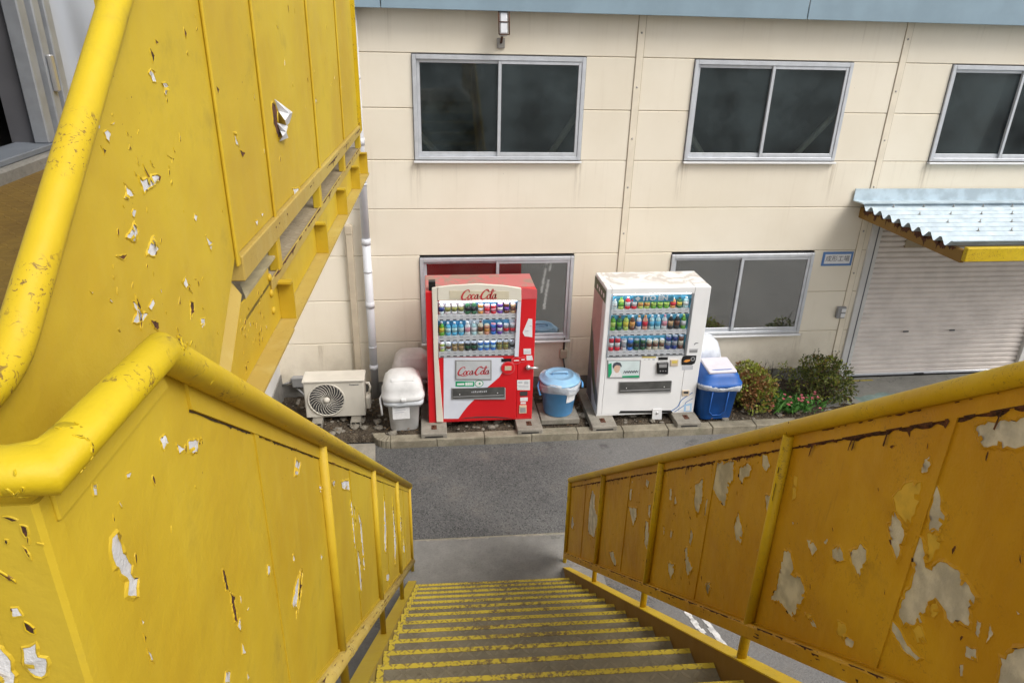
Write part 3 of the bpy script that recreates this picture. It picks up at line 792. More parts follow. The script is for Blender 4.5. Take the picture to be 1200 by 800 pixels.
for i in range(26):
    a0=2*PI*i/26; pts=[]
    for j in range(7):
        rr=.045+j*(R_-.045)/6; a=a0+.85*(rr/R_)**1.3
        pts.append((cx+math.cos(a)*rr,fy-.010,cz+math.sin(a)*rr))
    b.tube(pts,.0035,'acbody',5)
for rr in (.10,.155): b.tube([(cx+math.cos(2*PI*i/36)*rr,fy-.007,cz+math.sin(2*PI*i/36)*rr) for i in range(37)],.0022,'dark',5,False)
b.make('fan_grille',ac)
b=B(); b.lathe([(0,.02),(.036,.018),(.045,0)],'acbody',20); 
for v in b.bm.verts: x_,y_,z_=v.co; v.co=Vector((cx+x_,fy-.004-z_,cz+y_))
b.make('hub',ac)
b=B(); text_mesh('Panasonic',.030,b,lambda a,c,h:(a+.25,-h,c+H-.075),D/2-.008,'txt_dark',bold=.0006); b.make('lettering',ac)
b=B(); b.box(W2,W2+.065,-.06,.10,.06,.24,'acbody',.02,None,2); b.tube([(W2+.005,.02,.40),(W2+.05,.02,.40),(W2+.065,.02,.34),(W2+.05,.02,.26)],.014,'acbody',8); b.make('valve_cover',ac)
def hollow_block(name,x,y,z,w,d,h,label,group):
    t=thing(name,label,'block',(x,y,z),0,group)
    b=B(); b.box(-w/2,w/2,-d/2+.03,d/2,0,h,'concrete',.004)
    t1=.012
    for (p,q,u,v) in ((-w/2,w/2,0,t1),(-w/2,w/2,h-t1,h),(-w/2,-w/2+t1,t1,h-t1),(w/2-t1,w/2,t1,h-t1),(-t1/2,t1/2,t1,h-t1),(-w/2+t1,-t1/2,h*.48,h*.48+.009),(t1/2,w/2-t1,h*.48,h*.48+.009)):
        b.box(p,q,-d/2,-d/2+.0295,u,v,'concrete',.001)
    b.box(-w/2+t1,w/2-t1,-d/2+.024,-d/2+.0292,t1,h-t1,'black'); b.make('block',t); return t
hollow_block('foot_block',-1.42,-.70,.052,.125,.36,.106,'small hollow concrete block under the fan end of the air conditioner','blocks under the air conditioner')
hollow_block('foot_block',-.94,-.70,.052,.125,.36,.106,'small hollow concrete block under the plain end of the air conditioner','blocks under the air conditioner')

# bins
def dome_bin(loc,label,mlid,rz,note):
    t=thing('waste_bin',label,'bin',loc,rz,'white dome lidded bins by the drainpipe')
    b=B(); b.lathe([(.165,0),(.175,.012),(.205,.47),(.235,.475),(.237,.50),(.215,.50)],'bin_white',36,(0,0,0),1.,.86,4.5); b.make('body',t)
    if note:
        b=B(); b.box(-.14,.07,-.192,-.180,.20,.38,'sticker'); 
        for z in (.36,.325,.295): b.box(-.12+.0,.03-random.uniform(0,.05),-.1945,-.1925,z,z+.007,'paper_grey')
        b.bm.transform(Matrix.Rotation(math.radians(-3.4),4,'X')) if False else None
        b.make('notice',t)
    b=B(); b.lathe([(.245,.455),(.252,.47),(.250,.515),(.236,.53),(.230,.60),(.205,.69),(.15,.75),(.07,.775),(0.001,.778)],mlid,40,(0,0,0),1.05,.93,4.2); b.make('lid',t)
    # raised flap housing on the dome
    b=B(); mt=Matrix.Translation((0,-.075,.655))@Matrix.Rotation(math.radians(-38),4,'X'); b.box(-.15,.15,-.115,.125,-.028,.028,mlid,.02,mt,2); b.make('flap',t)
    b=B(); b.lathe([(.242,.452),(.250,.40),(.243,.37),(.249,.44)],'bag',40,(0,0,0),1.02,.9,4); 
    for v in b.bm.verts: v.co.z+=.02*pnoise(v.co*7)
    b.make('bag_rim',t)
    b=B(); b.tube([(-.255,-.05,.49),(-.285,-.1,.45),(-.275,-.14,.36),(-.27,-.15,.25)],.013,mlid,8); b.box(-.03,.03,-.262,-.232,.475,.51,mlid,.006); b.make('clasp',t)
    return t
dome_bin((-.33,-.88,.085),'white dome lidded waste bin with a paper notice in front of the other','bin_white',.05,True)
dome_bin((-.22,-.35,.11),'pinkish white dome lidded bin half hidden behind the nearer white bin','bin_pink',.02,False)

bk=thing('bucket_bin','round blue lidded bucket with a bag and a paper notice on a slab','bin',(1.665,-.80,.165))
M['bucket_lid']=plain('pale_blue_lid',(.25,.47,.68),.4,var=.12,scale=8)
b=B(); b.lathe([(.18,0),(.19,.012),(.235,.44),(.25,.445),(.252,.465),(.236,.465)],'bucket_blue',36); b.make('body',bk)
b=B(); b.lathe([(.266,.462),(.268,.48),(.25,.492),(.225,.495),(.20,.535),(.17,.54),(.16,.525),(.10,.53),(.001,.535)],'bucket_lid',36); b.make('lid',bk)
b=B(); b.tube([(-.10,0,.53),(-.09,0,.56),(.09,0,.56),(.10,0,.53)],.014,'bucket_lid',8); b.tube([(-.262,0,.45),(-.29,-.06,.40),(-.27,-.12,.31),(-.252,-.1,.30)],.012,'bucket_blue',8); b.tube([(.262,0,.45),(.285,-.08,.44),(.27,-.16,.42)],.012,'bucket_blue',8); b.make('handle',bk)
b=B(); b.lathe([(.262,.470),(.272,.44),(.258,.40),(.262,.36),(.245,.35)],'bag',48)
for v in b.bm.verts: a=math.atan2(v.co.y,v.co.x); v.co.z+=.03*math.sin(a*3+1)+.008*math.sin(a*17); q=1+.015*math.sin(a*13); v.co.x*=q; v.co.y*=q
b.make('bag_rim',bk)
b=B(); k=b.mi('sticker')
for i in range(6):
    a0=-1.30+i*.115; a1=a0+.115; r0,r1=.222,.239
    b.face([(math.cos(a0)*r0,math.sin(a0)*r0,.22),(math.cos(a1)*r0,math.sin(a1)*r0,.225),(math.cos(a1)*r1,math.sin(a1)*r1,.375),(math.cos(a0)*r1,math.sin(a0)*r1,.37)],'sticker',True)
b.make('notice',bk)
b=B(); b.box(-.25,.25,-.23,.22,0,.075,'concrete',.006); tag(b.make('paving_block'),'flat concrete slab under the round blue bucket','block'); o=bpy.data.objects['paving_block']; o.location=(1.66,-.80,.088)

def square_bin(loc,rz,label,body,lid,wrapped):
    t=thing('waste_bin',label,'bin',loc,rz,'square bins right of the white machine')
    b=B(); b.lathe([(.21,0),(.22,.015),(.262,.55),(.275,.552),(.276,.575)],body,40,(0,0,0),1.,.88,6); b.make('body',t)
    b=B(); b.tube([(-.13,-.247,.5),(-.13,-.222,.16),(-.07,-.213,.09),(.03,-.213,.09),(.09,-.222,.16),(.09,-.247,.5)],.007,body,6); b.make('moulding',t)
    b=B(); b.lathe([(.29,.555),(.292,.60),(.268,.62),(.245,.70),(.17,.80),(.001,.80)],body,40,(0,0,0),1.02,.9,5); b.make('lid',t)
    b=B(); mt=Matrix.Translation((0.,-.02,.79))@Matrix.Rotation(math.radians(9),4,'X'); b.box(-.19,.19,-.17,.17,-.015,.028,lid,.016,mt,2); b.make('flap',t)
    b=B(); b.lathe([(.296,.585),(.305,.55),(.288,.515),(.292,.49),(.278,.50)],'bag',56,(0,0,0),1.,.88,5)
    for v in b.bm.verts: a=math.atan2(v.co.y,v.co.x); v.co.z+=.022*math.sin(a*2+.6)+.045*pnoise(v.co*6); v.co+=Vector((pnoise(v.co*18),pnoise(v.co*18+Vector((3,0,0))),0))*.012
    b.make('bag_rim',t)
    if wrapped:
        b=B(); b.lathe([(.30,.50),(.31,.60),(.29,.72),(.24,.84),(.15,.90),(.001,.91)],M['wrap'],40,(0,0,0),1.,.9,3.5)
        for v in b.bm.verts:
            v.co+=Vector((pnoise(v.co*9),pnoise(v.co*9+Vector((5,0,0))),pnoise(v.co*9+Vector((0,7,0)))))*.022
        b.make('bag_cover',t)
    return t
M['flapwhite']=plain('lavender_white_plastic',(.66,.63,.68),.45,var=.1,scale=5)
M['wrap']=plain('crumpled_white_bag',(.66,.69,.74),.4,var=.12,scale=12,bump=.3)
bb=square_bin((3.735,-.87,.085),.03,'royal blue square bin with a pale flap and bag beside the white machine','bin_blue','flapwhite',False)
bb.scale=(1,1,.89)
square_bin((3.66,-.31,.075),.0,'bin wrapped in a crumpled white bag behind the blue square bin','bin_blue','flapwhite',True)

# concrete sleepers under the machines
def sleeper(x,label):
    t=thing('concrete_block',label,'block',(x,-1.0,.085),0,'concrete blocks under the vending machines')
    w,h=.32,.083
    b=B(); b.box(-w/2,w/2,-.26,.78,0,h,'concrete',.007); b.box(-w/2+.05,w/2-.05,-.2625,-.2605,.03,.048,'black'); b.make('block',t)
    b=B(); b.box(-.03,.035,-.16,-.06,h+.001,h+.005,'rust'); b.lathe([(.012,.02),(.014,.0)],'rust',10,(0,-.1,h+.005)); b.make('anchor',t); return t
sleeper(.04,'concrete block under the left front corner of the red machine')
sleeper(1.235,'concrete block under the right front corner of the red machine')
sleeper(2.19,'concrete block under the left front corner of the white machine')
sleeper(3.30,'concrete block under the right front corner of the white machine')

# ------------------------------------------------------------------ vending machines
YF=-1.0
def vm_frame(root,X0,X1,Z0,Z1,disp,mbody,mtop,depth,off):
    """cabinet, and a door made of four pieces round the display opening"""
    dx0,dx1,dz0,dz1=disp
    b=B(); b.box(X0,X1,YF+.1205,YF+depth,Z0,Z1-.012,mbody,.01); b.make('cabinet',root,off=off)
    b=B(); b.box(X0+.004,X1-.004,YF+.128,YF+depth-.004,Z1-.0115,Z1,mtop,.004); b.make('top_panel',root,off=off)
    b=B()
    b.box(X0,dx0,YF,YF+.12,Z0+.02,Z1,mbody,.008); b.box(dx1,X1,YF,YF+.12,Z0+.02,Z1,mbody,.008)
    b.box(dx0+.0005,dx1-.0005,YF,YF+.12,dz1,Z1,mbody,.006); b.box(dx0+.0005,dx1-.0005,YF,YF+.12,Z0+.02,dz0,mbody,.006)
    b.make('door',root,off=off)
def shelf(root,x0,x1,z,n,off,name='price_shelf'):
    b=B(); b.box(x0,x1,YF+.012,YF+.0745,z-.012,z+.004,'sticker',.002); b.prism([(YF+.013,z+.004),(YF+.013,z-.06),(YF-.004,z-.062),(YF+.009,z+.004)],lambda a,c,h:(h,a,c),x0,x1,'sticker')
    w=(x1-x0)/n
    for i in range(n):
        c=x0+w*(i+.5); b.box(c-w*.28,c+w*.28,YF-.006,YF+.0035,z-.057,z-.046,'dark',.001); b.box(c-w*.20,c+w*.26,YF+.0015,YF+.0078,z-.016,z-.006,'paper_grey')
    b.make(name,root,off=off)

# red machine
M['coolwhite']=plain('cool_white_enamel',(.66,.69,.76),.35,var=.05)
RX0,RX1,RZ0,RZ1=-.02,1.29,.170,1.925
rd=[(0.113,1.812),(1.103,1.790),(1.082,1.080),(0.107,1.093)]
roff=(-.635,.65,-.170)
rv=thing('vending_machine','red and white drinks vending machine with an arched white header','vending machine',(.635,-.65,.170))
DX0,DX1,DZ0,DZ1=.113,1.085,1.078,1.800
vm_frame(rv,RX0,RX1,RZ0,RZ1,(DX0,DX1,DZ0,DZ1),'red','red_top',.60,roff)
# white header with arched top
hx=[(0.124,1.992),(0.266,2.008),(0.578,2.022),(0.893,1.996),(1.098,1.959),(1.105,1.801),(0.121,1.823)]
b=B(); b.prism([(a,c) for a,c in hx],xz(YF),.001,.03,'offwhite',.005); b.make('header',rv,off=roff)
hp=[(0.260,1.948),(0.955,1.926),(0.955,1.830),(0.259,1.845)]
b=B(); M['hpanel']=plain('aged_cream_panel',(.60,.54,.40),.45,var=.08); b.prism(hp,xz(YF),.0305,.034,'hpanel'); b.make('name_panel',rv,off=roff)
lx=[(0.592,1.885)][0]
b=B(); script_logo(b,lx[0],lx[1],.40,xz(YF),.036,'txt_red'); b.make('lettering',rv,off=roff)
# ivory left strip
st=[(0.057,1.979),(0.124,1.994),(0.118,1.812),(0.115,1.087),(0.160,0.216),(0.159,0.187),(0.075,0.190),(0.061,1.089)]
b=B(); b.prism(st,xz(YF),.001,.022,'offwhite',.004); b.make('side_trim',rv,off=roff)
# display back picture and goods
M['dispback']=plain('blue_display_backdrop',(.08,.32,.56),.5,var=.6,scale=9)
M['displit']=plain('pale_display_backdrop',(.60,.66,.74),.5,var=.3,scale=9)
b=B(); b.box(DX0+.001,DX1-.001,YF+.075,YF+.119,DZ0,DZ1,'displit')
for z0,z1,x0,x1 in ((1.66,1.798,.55,DX1-.003),(1.37,1.55,DX0+.003,.45),(1.40,1.55,.66,.98)): b.box(x0,x1,YF+.072,YF+.0745,z0,z1,'dispback')
b.make('display_back',rv,off=roff)
b=B(); b.box(DX0+.03,DX1-.03,YF+.004,YF+.016,DZ1-.0145,DZ1-.003,'lampglow'); b.make('display_lamp',rv,off=roff)
rz=[1.622,1.352,1.144]   # shelf levels
for z in rz: shelf(rv,DX0+.01,DX1-.03,z,12,roff)
b=B(); b.box(DX0+.002,DX1-.002,YF-.0105,YF-.0085,DZ0+.002,DZ1-.002,'clear'); b.make('display_pane',rv,off=roff)
b=B(); b.prism([(1.105,1.796),(1.093,1.067),(1.043,1.069),(1.062,1.797)],xz(YF),.0125,.016,'coolwhite'); b.make('display_trim',rv,off=roff)
# white lower left field
lowp=[(0.179,1.079),(0.897,1.055),(0.968,0.983),(0.860,0.786),(0.667,0.605),(0.471,0.396),(0.400,0.296),(0.352,0.217),(0.166,0.225)]
b=B(); b.prism(lowp,xz(YF),.0005,.004,'coolwhite'); b.make('white_field',rv,off=roff)
sc=[(0.317,1.044),(0.763,1.029),(0.766,0.752),(0.314,0.769)]
b=B(); b.prism(sc,xz(YF),.0045,.012,'grey',.003); 
sc2=[(0.333,1.026),(0.746,1.012),(0.749,0.771),(0.331,0.787)]
b.prism(sc2,xz(YF),.0125,.0140,'hpanel'); M['screen']=plain('pale_grey_screen',(.50,.52,.53),.4); b.prism(sc2,xz(YF),.0142,.0150,'screen'); b.make('advert_panel',rv,off=roff)
c_=[(0.532,0.884)][0]
b=B(); script_logo(b,c_[0],c_[1],.375,xz(YF),.0165,'txt_red'); b.make('lettering',rv,off=roff)
g_=[(0.320,0.750),(0.549,0.741),(0.549,0.669),(0.319,0.678)]
b=B(); b.prism(g_,xz(YF),.0045,.006,'green_label')
for (p,q,u,v) in ((215,568,232,574),(236,566,244,575),(250,563,283,577)):
    q_=[(0,0)]
zz=[(0.339,0.721),(0.427,0.696)]; b.prism([zz[0],(zz[1][0],zz[0][1]),zz[1],(zz[0][0],zz[1][1])],xz(YF),.0062,.0068,'txt_white')
zz=[(0.441,0.730),(0.538,0.686)]; 
for i in range(4):
    w=(zz[1][0]-zz[0][0])/4; b.prism([(zz[0][0]+i*w,zz[0][1]),(zz[0][0]+i*w+w*.75,zz[0][1]),(zz[0][0]+i*w+w*.75,zz[1][1]),(zz[0][0]+i*w,zz[1][1])],xz(YF),.0062,.0068,'txt_white')
b.make('green_notice',rv,off=roff)
def disc(b,c,r,h0,h1,m,n=24,sx=1.): b.prism([(c[0]+math.cos(2*PI*i/n)*r*sx,c[1]+math.sin(2*PI*i/n)*r) for i in range(n)],xz(YF),h0,h1,m)
b=B(); c=[(0.610,0.708)][0]; disc(b,c,.048,.0045,.006,'green_label',20,1.15); disc(b,c,.040,.0062,.0068,'sticker',20,1.15); disc(b,(c[0]+.008,c[1]),.014,.007,.0076,'green_label',12); b.make('round_mark',rv,off=roff)
def slot(root,poly,off,tint='dark'):
    b=B(); b.prism(poly,xz(YF),.0045,.016,'grey',.004); (x0,z1),(x1,_),_,(_,z0)=poly
    b.box(x0+.012,x1-.012,YF-.0185,YF-.0165,z0+.012,z1-.010,tint); b.box(x0+.02,x1-.02,YF-.021,YF-.0188,z0+.035,z0+.045,'grey')
    for x in (x0+.10,x1-.10): b.ball((x,YF-.02,(z0+z1)/2-.01),.008,'silver')
    b.make('delivery_slot',root,off=off)
M['slotdark']=plain('smoky_flap',(.085,.085,.08),.35,var=.3,scale=8)
sl=[(0.269,0.665),(0.941,0.638),(0.945,0.473),(0.267,0.501)]; slot(rv,sl,roff,'slotdark')
b=B(); c=[(0.616,0.598)][0]
for i in range(9): b.box(c[0]-.10+i*.022,c[0]-.088+i*.022,YF-.0205,YF-.0187,c[1]-.006-.002*(i%2),c[1]+.008+.004*(i%3),'paper_grey')
b.make('slot_mark',rv,off=roff)
b=B(); p=[(0.883,1.040),(1.004,1.036),(1.005,0.993),(0.883,0.997)]; b.prism(p,xz(YF),.0005,.008,'black'); b.make('display_strip',rv,off=roff)
b=B(); c=[(0.966,0.914)][0]; disc(b,c,.088,.0042,.014,'red_p'); disc(b,c,.078,.0145,.018,'red'); b.box(c[0]-.042,c[0]+.042,YF-.022,YF-.0182,c[1]-.03,c[1]+.03,'cream_mat',.002); b.make('coin_slot',rv,off=roff)
b=B(); 
for q,rr in (([(1.070,1.010)][0],.052),([(1.150,1.020)][0],.036)): disc(b,q,rr,.0005,.006,'red_p',20,1.2); disc(b,q,rr*.8,.0062,.008,'red',20,1.2); b.box(q[0]-rr*.6,q[0]+rr*.6,YF-.0095,YF-.0082,q[1]-.006,q[1]+.008,'sticker')
b.make('badge',rv,off=roff)
b=B(); q=[(1.215,0.920),(1.337,0.916)]; b.ball((q[0][0],YF-.025,q[0][1]),.03,'silver',(1,1,1.1)); b.tube([(q[0][0]-.02,YF-.04,q[0][1]),(q[1][0],YF-.05,q[1][1]+.005)],.014,'silver',10); b.make('door_handle',rv,off=roff)
ST=[([(1.153,1.164),(1.245,1.164),(1.250,1.087),(1.157,1.090)],[[(1.164,1.132),(1.240,1.129),(1.240,1.123),(1.165,1.125)],[(1.165,1.116),(1.241,1.113),(1.241,1.107),(1.165,1.109)]]),([(1.192,1.070),(1.262,1.071),(1.276,1.006),(1.197,1.006)],[]),
([(1.085,0.737),(1.248,0.736),(1.253,0.589),(1.092,0.597)],[[(1.100,0.716),(1.152,0.714),(1.153,0.688),(1.101,0.690)],[(1.177,0.714),(1.228,0.712),(1.229,0.675),(1.178,0.677)],[(1.102,0.660),(1.233,0.655),(1.233,0.645),(1.102,0.650)],[(1.103,0.637),(1.233,0.632),(1.234,0.623),(1.103,0.629)]]),
([(1.132,0.487),(1.229,0.486),(1.228,0.432),(1.132,0.435)],[]),([(1.138,0.421),(1.208,0.419),(1.207,0.392),(1.139,0.395)],[]),
([(1.202,1.562),(1.248,1.554),(1.256,1.315),(1.161,1.332),(1.136,1.382)],[[(1.162,1.402),(1.207,1.404),(1.208,1.393),(1.162,1.391)],[(1.218,1.471),(1.244,1.470),(1.245,1.456),(1.219,1.457)]])]
for p,marks in ST:
    b=B(); b.prism(p,xz(YF),.0005,.0022,'sticker')
    for q in marks: b.prism(q,xz(YF),.0024,.003,'paper_grey')
    b.make('sticker',rv,off=roff)
b=B(); p=[(1.127,0.574),(1.223,0.574),(1.222,0.512),(1.130,0.512)]; b.prism(p,xz(YF),.0005,.006,'dark'); b.make('return_knob',rv,off=roff); b=B(); p=[(1.122,0.377),(1.215,0.377),(1.219,0.260),(1.122,0.261)]; b.prism(p,xz(YF),.0005,.010,'cream_mat',.003); p=[(1.135,0.346),(1.204,0.346),(1.206,0.278),(1.137,0.277)]; b.prism(p,xz(YF),.0102,.0115,'grey'); b.make('coin_return',rv,off=roff)
b=B(); p=[(0.395,0.217),(0.440,0.227),(0.574,0.234),(0.723,0.231),(0.843,0.222),(0.994,0.198),(1.039,0.187),(0.843,0.208),(0.693,0.218),(0.544,0.218)]; b.prism(p,xz(YF),.0005,.003,'dark'); b.make('kick_groove',rv,off=roff)
b=B(); b.box(RX0,RX1,YF+.005,YF+.119,RZ0-.001,RZ0+.0195,'red',.003); b.make('base_rail',rv,off=roff)
b=B(); b.box(.02,.10,YF+.03,YF+.11,RZ1+.0005,RZ1+.115,'black',.006); b.make('antenna_box',rv,off=roff)
# pink upper part of right column
p=[(1.106,1.956),(1.291,1.927),(1.295,1.814),(1.110,1.813)]
b=B(); b.prism(p,xz(YF),.0005,.004,'red_p'); b.make('corner_panel',rv,off=roff)

# white machine
WX0,WX1,WZ0,WZ1=2.135,3.44,.170,1.925
woff=(-2.79,.65,-.170)
wv=thing('vending_machine','plain white drinks vending machine with a rust stained top and pink side','vending machine',(2.79,-.65,.170))
EX0,EX1,EZ0,EZ1=2.200,3.235,1.005,1.842
vm_frame(wv,WX0,WX1,WZ0,WZ1,(EX0,EX1,EZ0,EZ1),'white','white_top',.60,woff)
M['dispback2']=plain('aqua_display_backdrop',(.10,.42,.62),.5,var=.5,scale=8)
b=B(); b.box(EX0+.001,EX1-.001,YF+.075,YF+.119,EZ0,EZ1,'dispback2'); 
b.make('display_back',wv,off=woff)
b=B(); b.box(EX0+.0,EX0+.016,YF-.004,YF-.0005,EZ0,EZ1,'alu'); b.box(EX1-.03,EX1,YF-.004,YF-.0005,EZ0,EZ1,'grey'); b.box(EX0+.0165,EX1-.0305,YF-.004,YF-.0005,EZ1-.014,EZ1,'grey'); b.make('display_trim',wv,off=woff)
b=B(); b.box(EX0+.03,EX1-.04,YF+.006,YF+.018,EZ1-.0120,EZ1-.003,'lampglow'); b.make('display_lamp',wv,off=woff)
wz=[1.642,1.361,1.085]
for z in wz: shelf(wv,EX0+.018,EX1-.035,z,12,woff)
lg=[(2.721,1.795)][0]
b=B(); text_mesh('ITO EN',.078,b,lambda a,c,h:(lg[0]+a+.03,YF-h,lg[1]+c-.006),.0022,'txt_white',bold=.0035,sx=1.25); b.prism([(lg[0]-.225,lg[1]-.006),(lg[0]-.19,lg[1]+.026),(lg[0]-.155,lg[1]-.006),(lg[0]-.19,lg[1]-.038)],xz(YF),.0015,.0022,'txt_white'); b.box(lg[0]-.25,lg[0]+.26,YF-.0008,YF+.0002,lg[1]-.05,lg[1]+.024,'dispback2'); b.make('lettering',wv,off=woff)
for mr,zs,xa,xb,of in ((rv,rz,DX0+.02,DX1-.05,roff),(wv,wz,EX0+.03,EX1-.05,woff)):
    for z in zs[:2]:  # light strips added under the upper shelves to brighten the lower rows
        b=B(); b.box(xa,xb,YF+.0135,YF+.019,z-.022,z-.0125,'lampglow'); b.make('display_lamp',mr,off=of)
b=B(); b.box(EX0+.002,EX1-.002,YF-.0105,YF-.0085,EZ0+.002,EZ1-.016,'clear'); b.make('display_pane',wv,off=woff)
p=[(2.217,0.980),(2.652,0.966),(2.660,0.709),(2.238,0.725)]
b=B(); b.prism(p,xz(YF),.0005,.010,'grey',.003); p2=[(2.230,0.967),(2.635,0.954),(2.647,0.722),(2.249,0.737)]; b.prism(p2,xz(YF),.0102,.0112,'poster')
def blob(pts,h,m): b.prism(pts,xz(YF),h,h+.0008,m)
blob([(2.231,0.924),(2.273,0.938),(2.292,0.739),(2.245,0.740)],.0114,'green_label'); blob([(2.266,0.739),(2.292,0.811),(2.319,0.833),(2.378,0.824),(2.410,0.791),(2.426,0.734)],.0122,'sticker')
blob([(2.302,0.896),(2.323,0.921),(2.363,0.919),(2.387,0.887),(2.388,0.840),(2.368,0.799),(2.336,0.800),(2.313,0.833)],.0131,'skin'); blob([(2.288,0.890),(2.299,0.934),(2.338,0.951),(2.385,0.937),(2.406,0.899),(2.402,0.874),(2.383,0.900),(2.336,0.908),(2.314,0.889),(2.305,0.858)],.014,'txt_dark')
blob([(2.425,0.750),(2.647,0.751),(2.647,0.722),(2.427,0.727)],.0114,'green_label')
for i in range(6):
    q=[(2.437,0.806),(2.624,0.809)]; x=q[0][0]+(q[1][0]-q[0][0])*i/6; z=q[0][1]; ribbon(b,[(x,z-.02),(x+.015,z+.015),(x+.025,z-.012),(x+.038,z+.012)],[.006,.008,.008,.005],xz(YF),.0126,'txt_dark')
b.make('advert_panel',wv,off=woff)
b=B(); p=[(2.662,1.009),(2.842,1.003),(2.845,0.984),(2.664,0.990)]; b.prism(p,xz(YF),.0005,.002,'yellow_label')
for q in ([(2.690,0.961),(2.712,0.970)],[(2.742,0.960),(2.770,0.974)],[(2.801,0.955),(2.834,0.972)]): b.prism([q[0],(q[1][0],q[0][1]),q[1],(q[0][0],q[1][1])],xz(YF),.0005,.002,'paper_grey')
b.make('notice',wv,off=woff)
b=B(); p=[(2.876,0.993),(2.999,0.992),(3.000,0.954),(2.880,0.955)]; b.prism(p,xz(YF),.0005,.006,'black'); b.make('display_strip',wv,off=woff)
b=B(); p=[(2.860,0.927),(3.009,0.929),(3.023,0.757),(2.877,0.768)]; b.prism(p,xz(YF),.0005,.03,'black',.008); p=[(2.885,0.908),(2.988,0.907),(2.991,0.860),(2.891,0.860)]; b.prism(p,xz(YF),.0305,.032,'grey')
q=[(2.946,0.810)][0]
for dx in (-.035,0,.035): b.ball((q[0]+dx,YF-.031,q[1]),.009,'grey',(1,.4,1))
b.make('card_reader',wv,off=woff)
b=B(); p=[(3.035,0.956),(3.141,0.956),(3.146,0.864),(3.046,0.864)]; b.prism(p,xz(YF),.0005,.010,'cream_mat',.003); p=[(3.055,0.940),(3.125,0.941),(3.126,0.906),(3.059,0.905)]; b.prism(p,xz(YF),.0102,.012,'yellow_label'); b.make('coin_slot',wv,off=woff)
b=B(); p=[(3.183,0.948),(3.195,0.992),(3.234,1.006),(3.371,1.002),(3.373,0.942),(3.362,0.891),(3.323,0.870),(3.192,0.875)]; b.prism(p,xz(YF),.0005,.005,'black'); p=[(3.210,0.922),(3.233,0.946),(3.295,0.951),(3.298,0.928),(3.247,0.911)]; b.prism(p,xz(YF),.0052,.006,'orange'); c=[(3.330,0.956)][0]; disc(b,c,.03,.0052,.006,'grey'); disc(b,c,.016,.0062,.007,'black'); b.make('bill_slot',wv,off=woff)
b=B(); p=[(3.200,0.859),(3.348,0.860),(3.350,0.803),(3.207,0.801)]; b.prism(p,xz(YF),.0005,.002,'paper_grey'); b.make('sticker',wv,off=woff); b=B(); p=[(3.269,1.083),(3.377,1.083),(3.377,1.042),(3.274,1.043)]; b.prism(p,xz(YF),.0005,.003,'grey'); b.make('key_cover',wv,off=woff); b=B()
p=[(3.266,1.099),(3.384,1.098),(3.385,1.089),(3.268,1.090)]; b.prism(p,xz(YF),.0005,.002,'paper_grey')
ribbon(b,[(3.324,1.150),(3.336,1.171),(3.374,1.173)],[.008,.012,.006],xz(YF),.002,'txt_dark')
b.make('sticker',wv,off=woff)
sl=[(2.394,0.671),(3.092,0.651),(3.097,0.488),(2.409,0.502)]; slot(wv,sl,woff,'slotdark')
b=B(); p=[(3.245,0.508),(3.344,0.507),(3.352,0.425),(3.255,0.425)]; b.prism(p,xz(YF),.0005,.010,'cream_mat',.003); p=[(3.264,0.494),(3.331,0.491),(3.332,0.458),(3.269,0.461)]; b.prism(p,xz(YF),.0102,.012,'dark'); b.make('coin_return',wv,off=woff)
b=B(); p=[(2.432,0.204),(2.453,0.237),(3.130,0.214),(3.157,0.185),(3.159,0.175),(2.456,0.203)]; b.prism(p,xz(YF),.0005,.003,'black'); b.make('kick_groove',wv,off=woff)
b=B(); p=[(2.877,0.251),(3.004,0.249),(3.016,0.090),(2.885,0.093)]; b.prism(p,xz(YF),.004,.014,'sticker',.002); q=[(2.944,0.191)][0]; b.ball((q[0],YF-.018,q[1]),.018,'silver',(1,.6,1)); b.make('lock_plate',wv,off=woff)
b=B()
ribbon(b,[(3.131,0.200),(3.215,0.264),(3.262,0.368),(3.394,0.469)],[.014,.014,.013,.010],xz(YF),.002,'blue_line'); ribbon(b,[(3.184,0.191),(3.303,0.283),(3.322,0.326),(3.406,0.382)],[.011,.011,.01,.008],xz(YF),.002,'blue_line')
p=[(3.302,0.293),(3.403,0.312),(3.414,0.187),(3.309,0.189)]; b.prism(p,xz(YF),.0005,.0022,'blue_pale'); p=[(3.329,0.272),(3.383,0.280),(3.390,0.202),(3.335,0.201)]; b.prism(p,xz(YF),.0024,.003,'sticker')
b.make('stripe',wv,off=woff)
b=B(); b.box(WX0,WX1,YF+.005,YF+.119,WZ0-.001,WZ0+.0195,'white',.003); b.make('base_rail',wv,off=woff)
# left flank: pink field, green band, slate diagonal
yz=lambda a,c,h:(WX0-h,a,c)
b=B(); b.prism([(-.86,.35),(-.40,.35),(-.40,1.88),(-.86,1.88)],yz,.0005,.002,'pinkpanel'); b.prism([(-.995,1.73),(-.40,1.73),(-.40,1.885),(-.995,1.885)],yz,.0024,.0035,'greenband')
b.prism([(-.995,.2),(-.40,.2),(-.40,1.05),(-.50,1.16),(-.60,1.02),(-.80,.60),(-.995,.45)],yz,.0024,.0035,'sidegrey'); b.prism([(-.42,.9),(-.40,1.3),(-.60,.95),(-.80,.52),(-.85,.40),(-.78,.40)],yz,.0037,.0046,'greenband')
b.prism([(-.99,.2),(-.72,.2),(-.60,.55),(-.68,.50),(-.85,.34),(-.99,.30)],yz,.0037,.0046,'coolwhite')
for i in range(4): b.ball((WX0-.004,-.90+i*.11,1.80),.03,'txt_white',(.06,1,1))
b.make('side_poster',wv,off=woff)

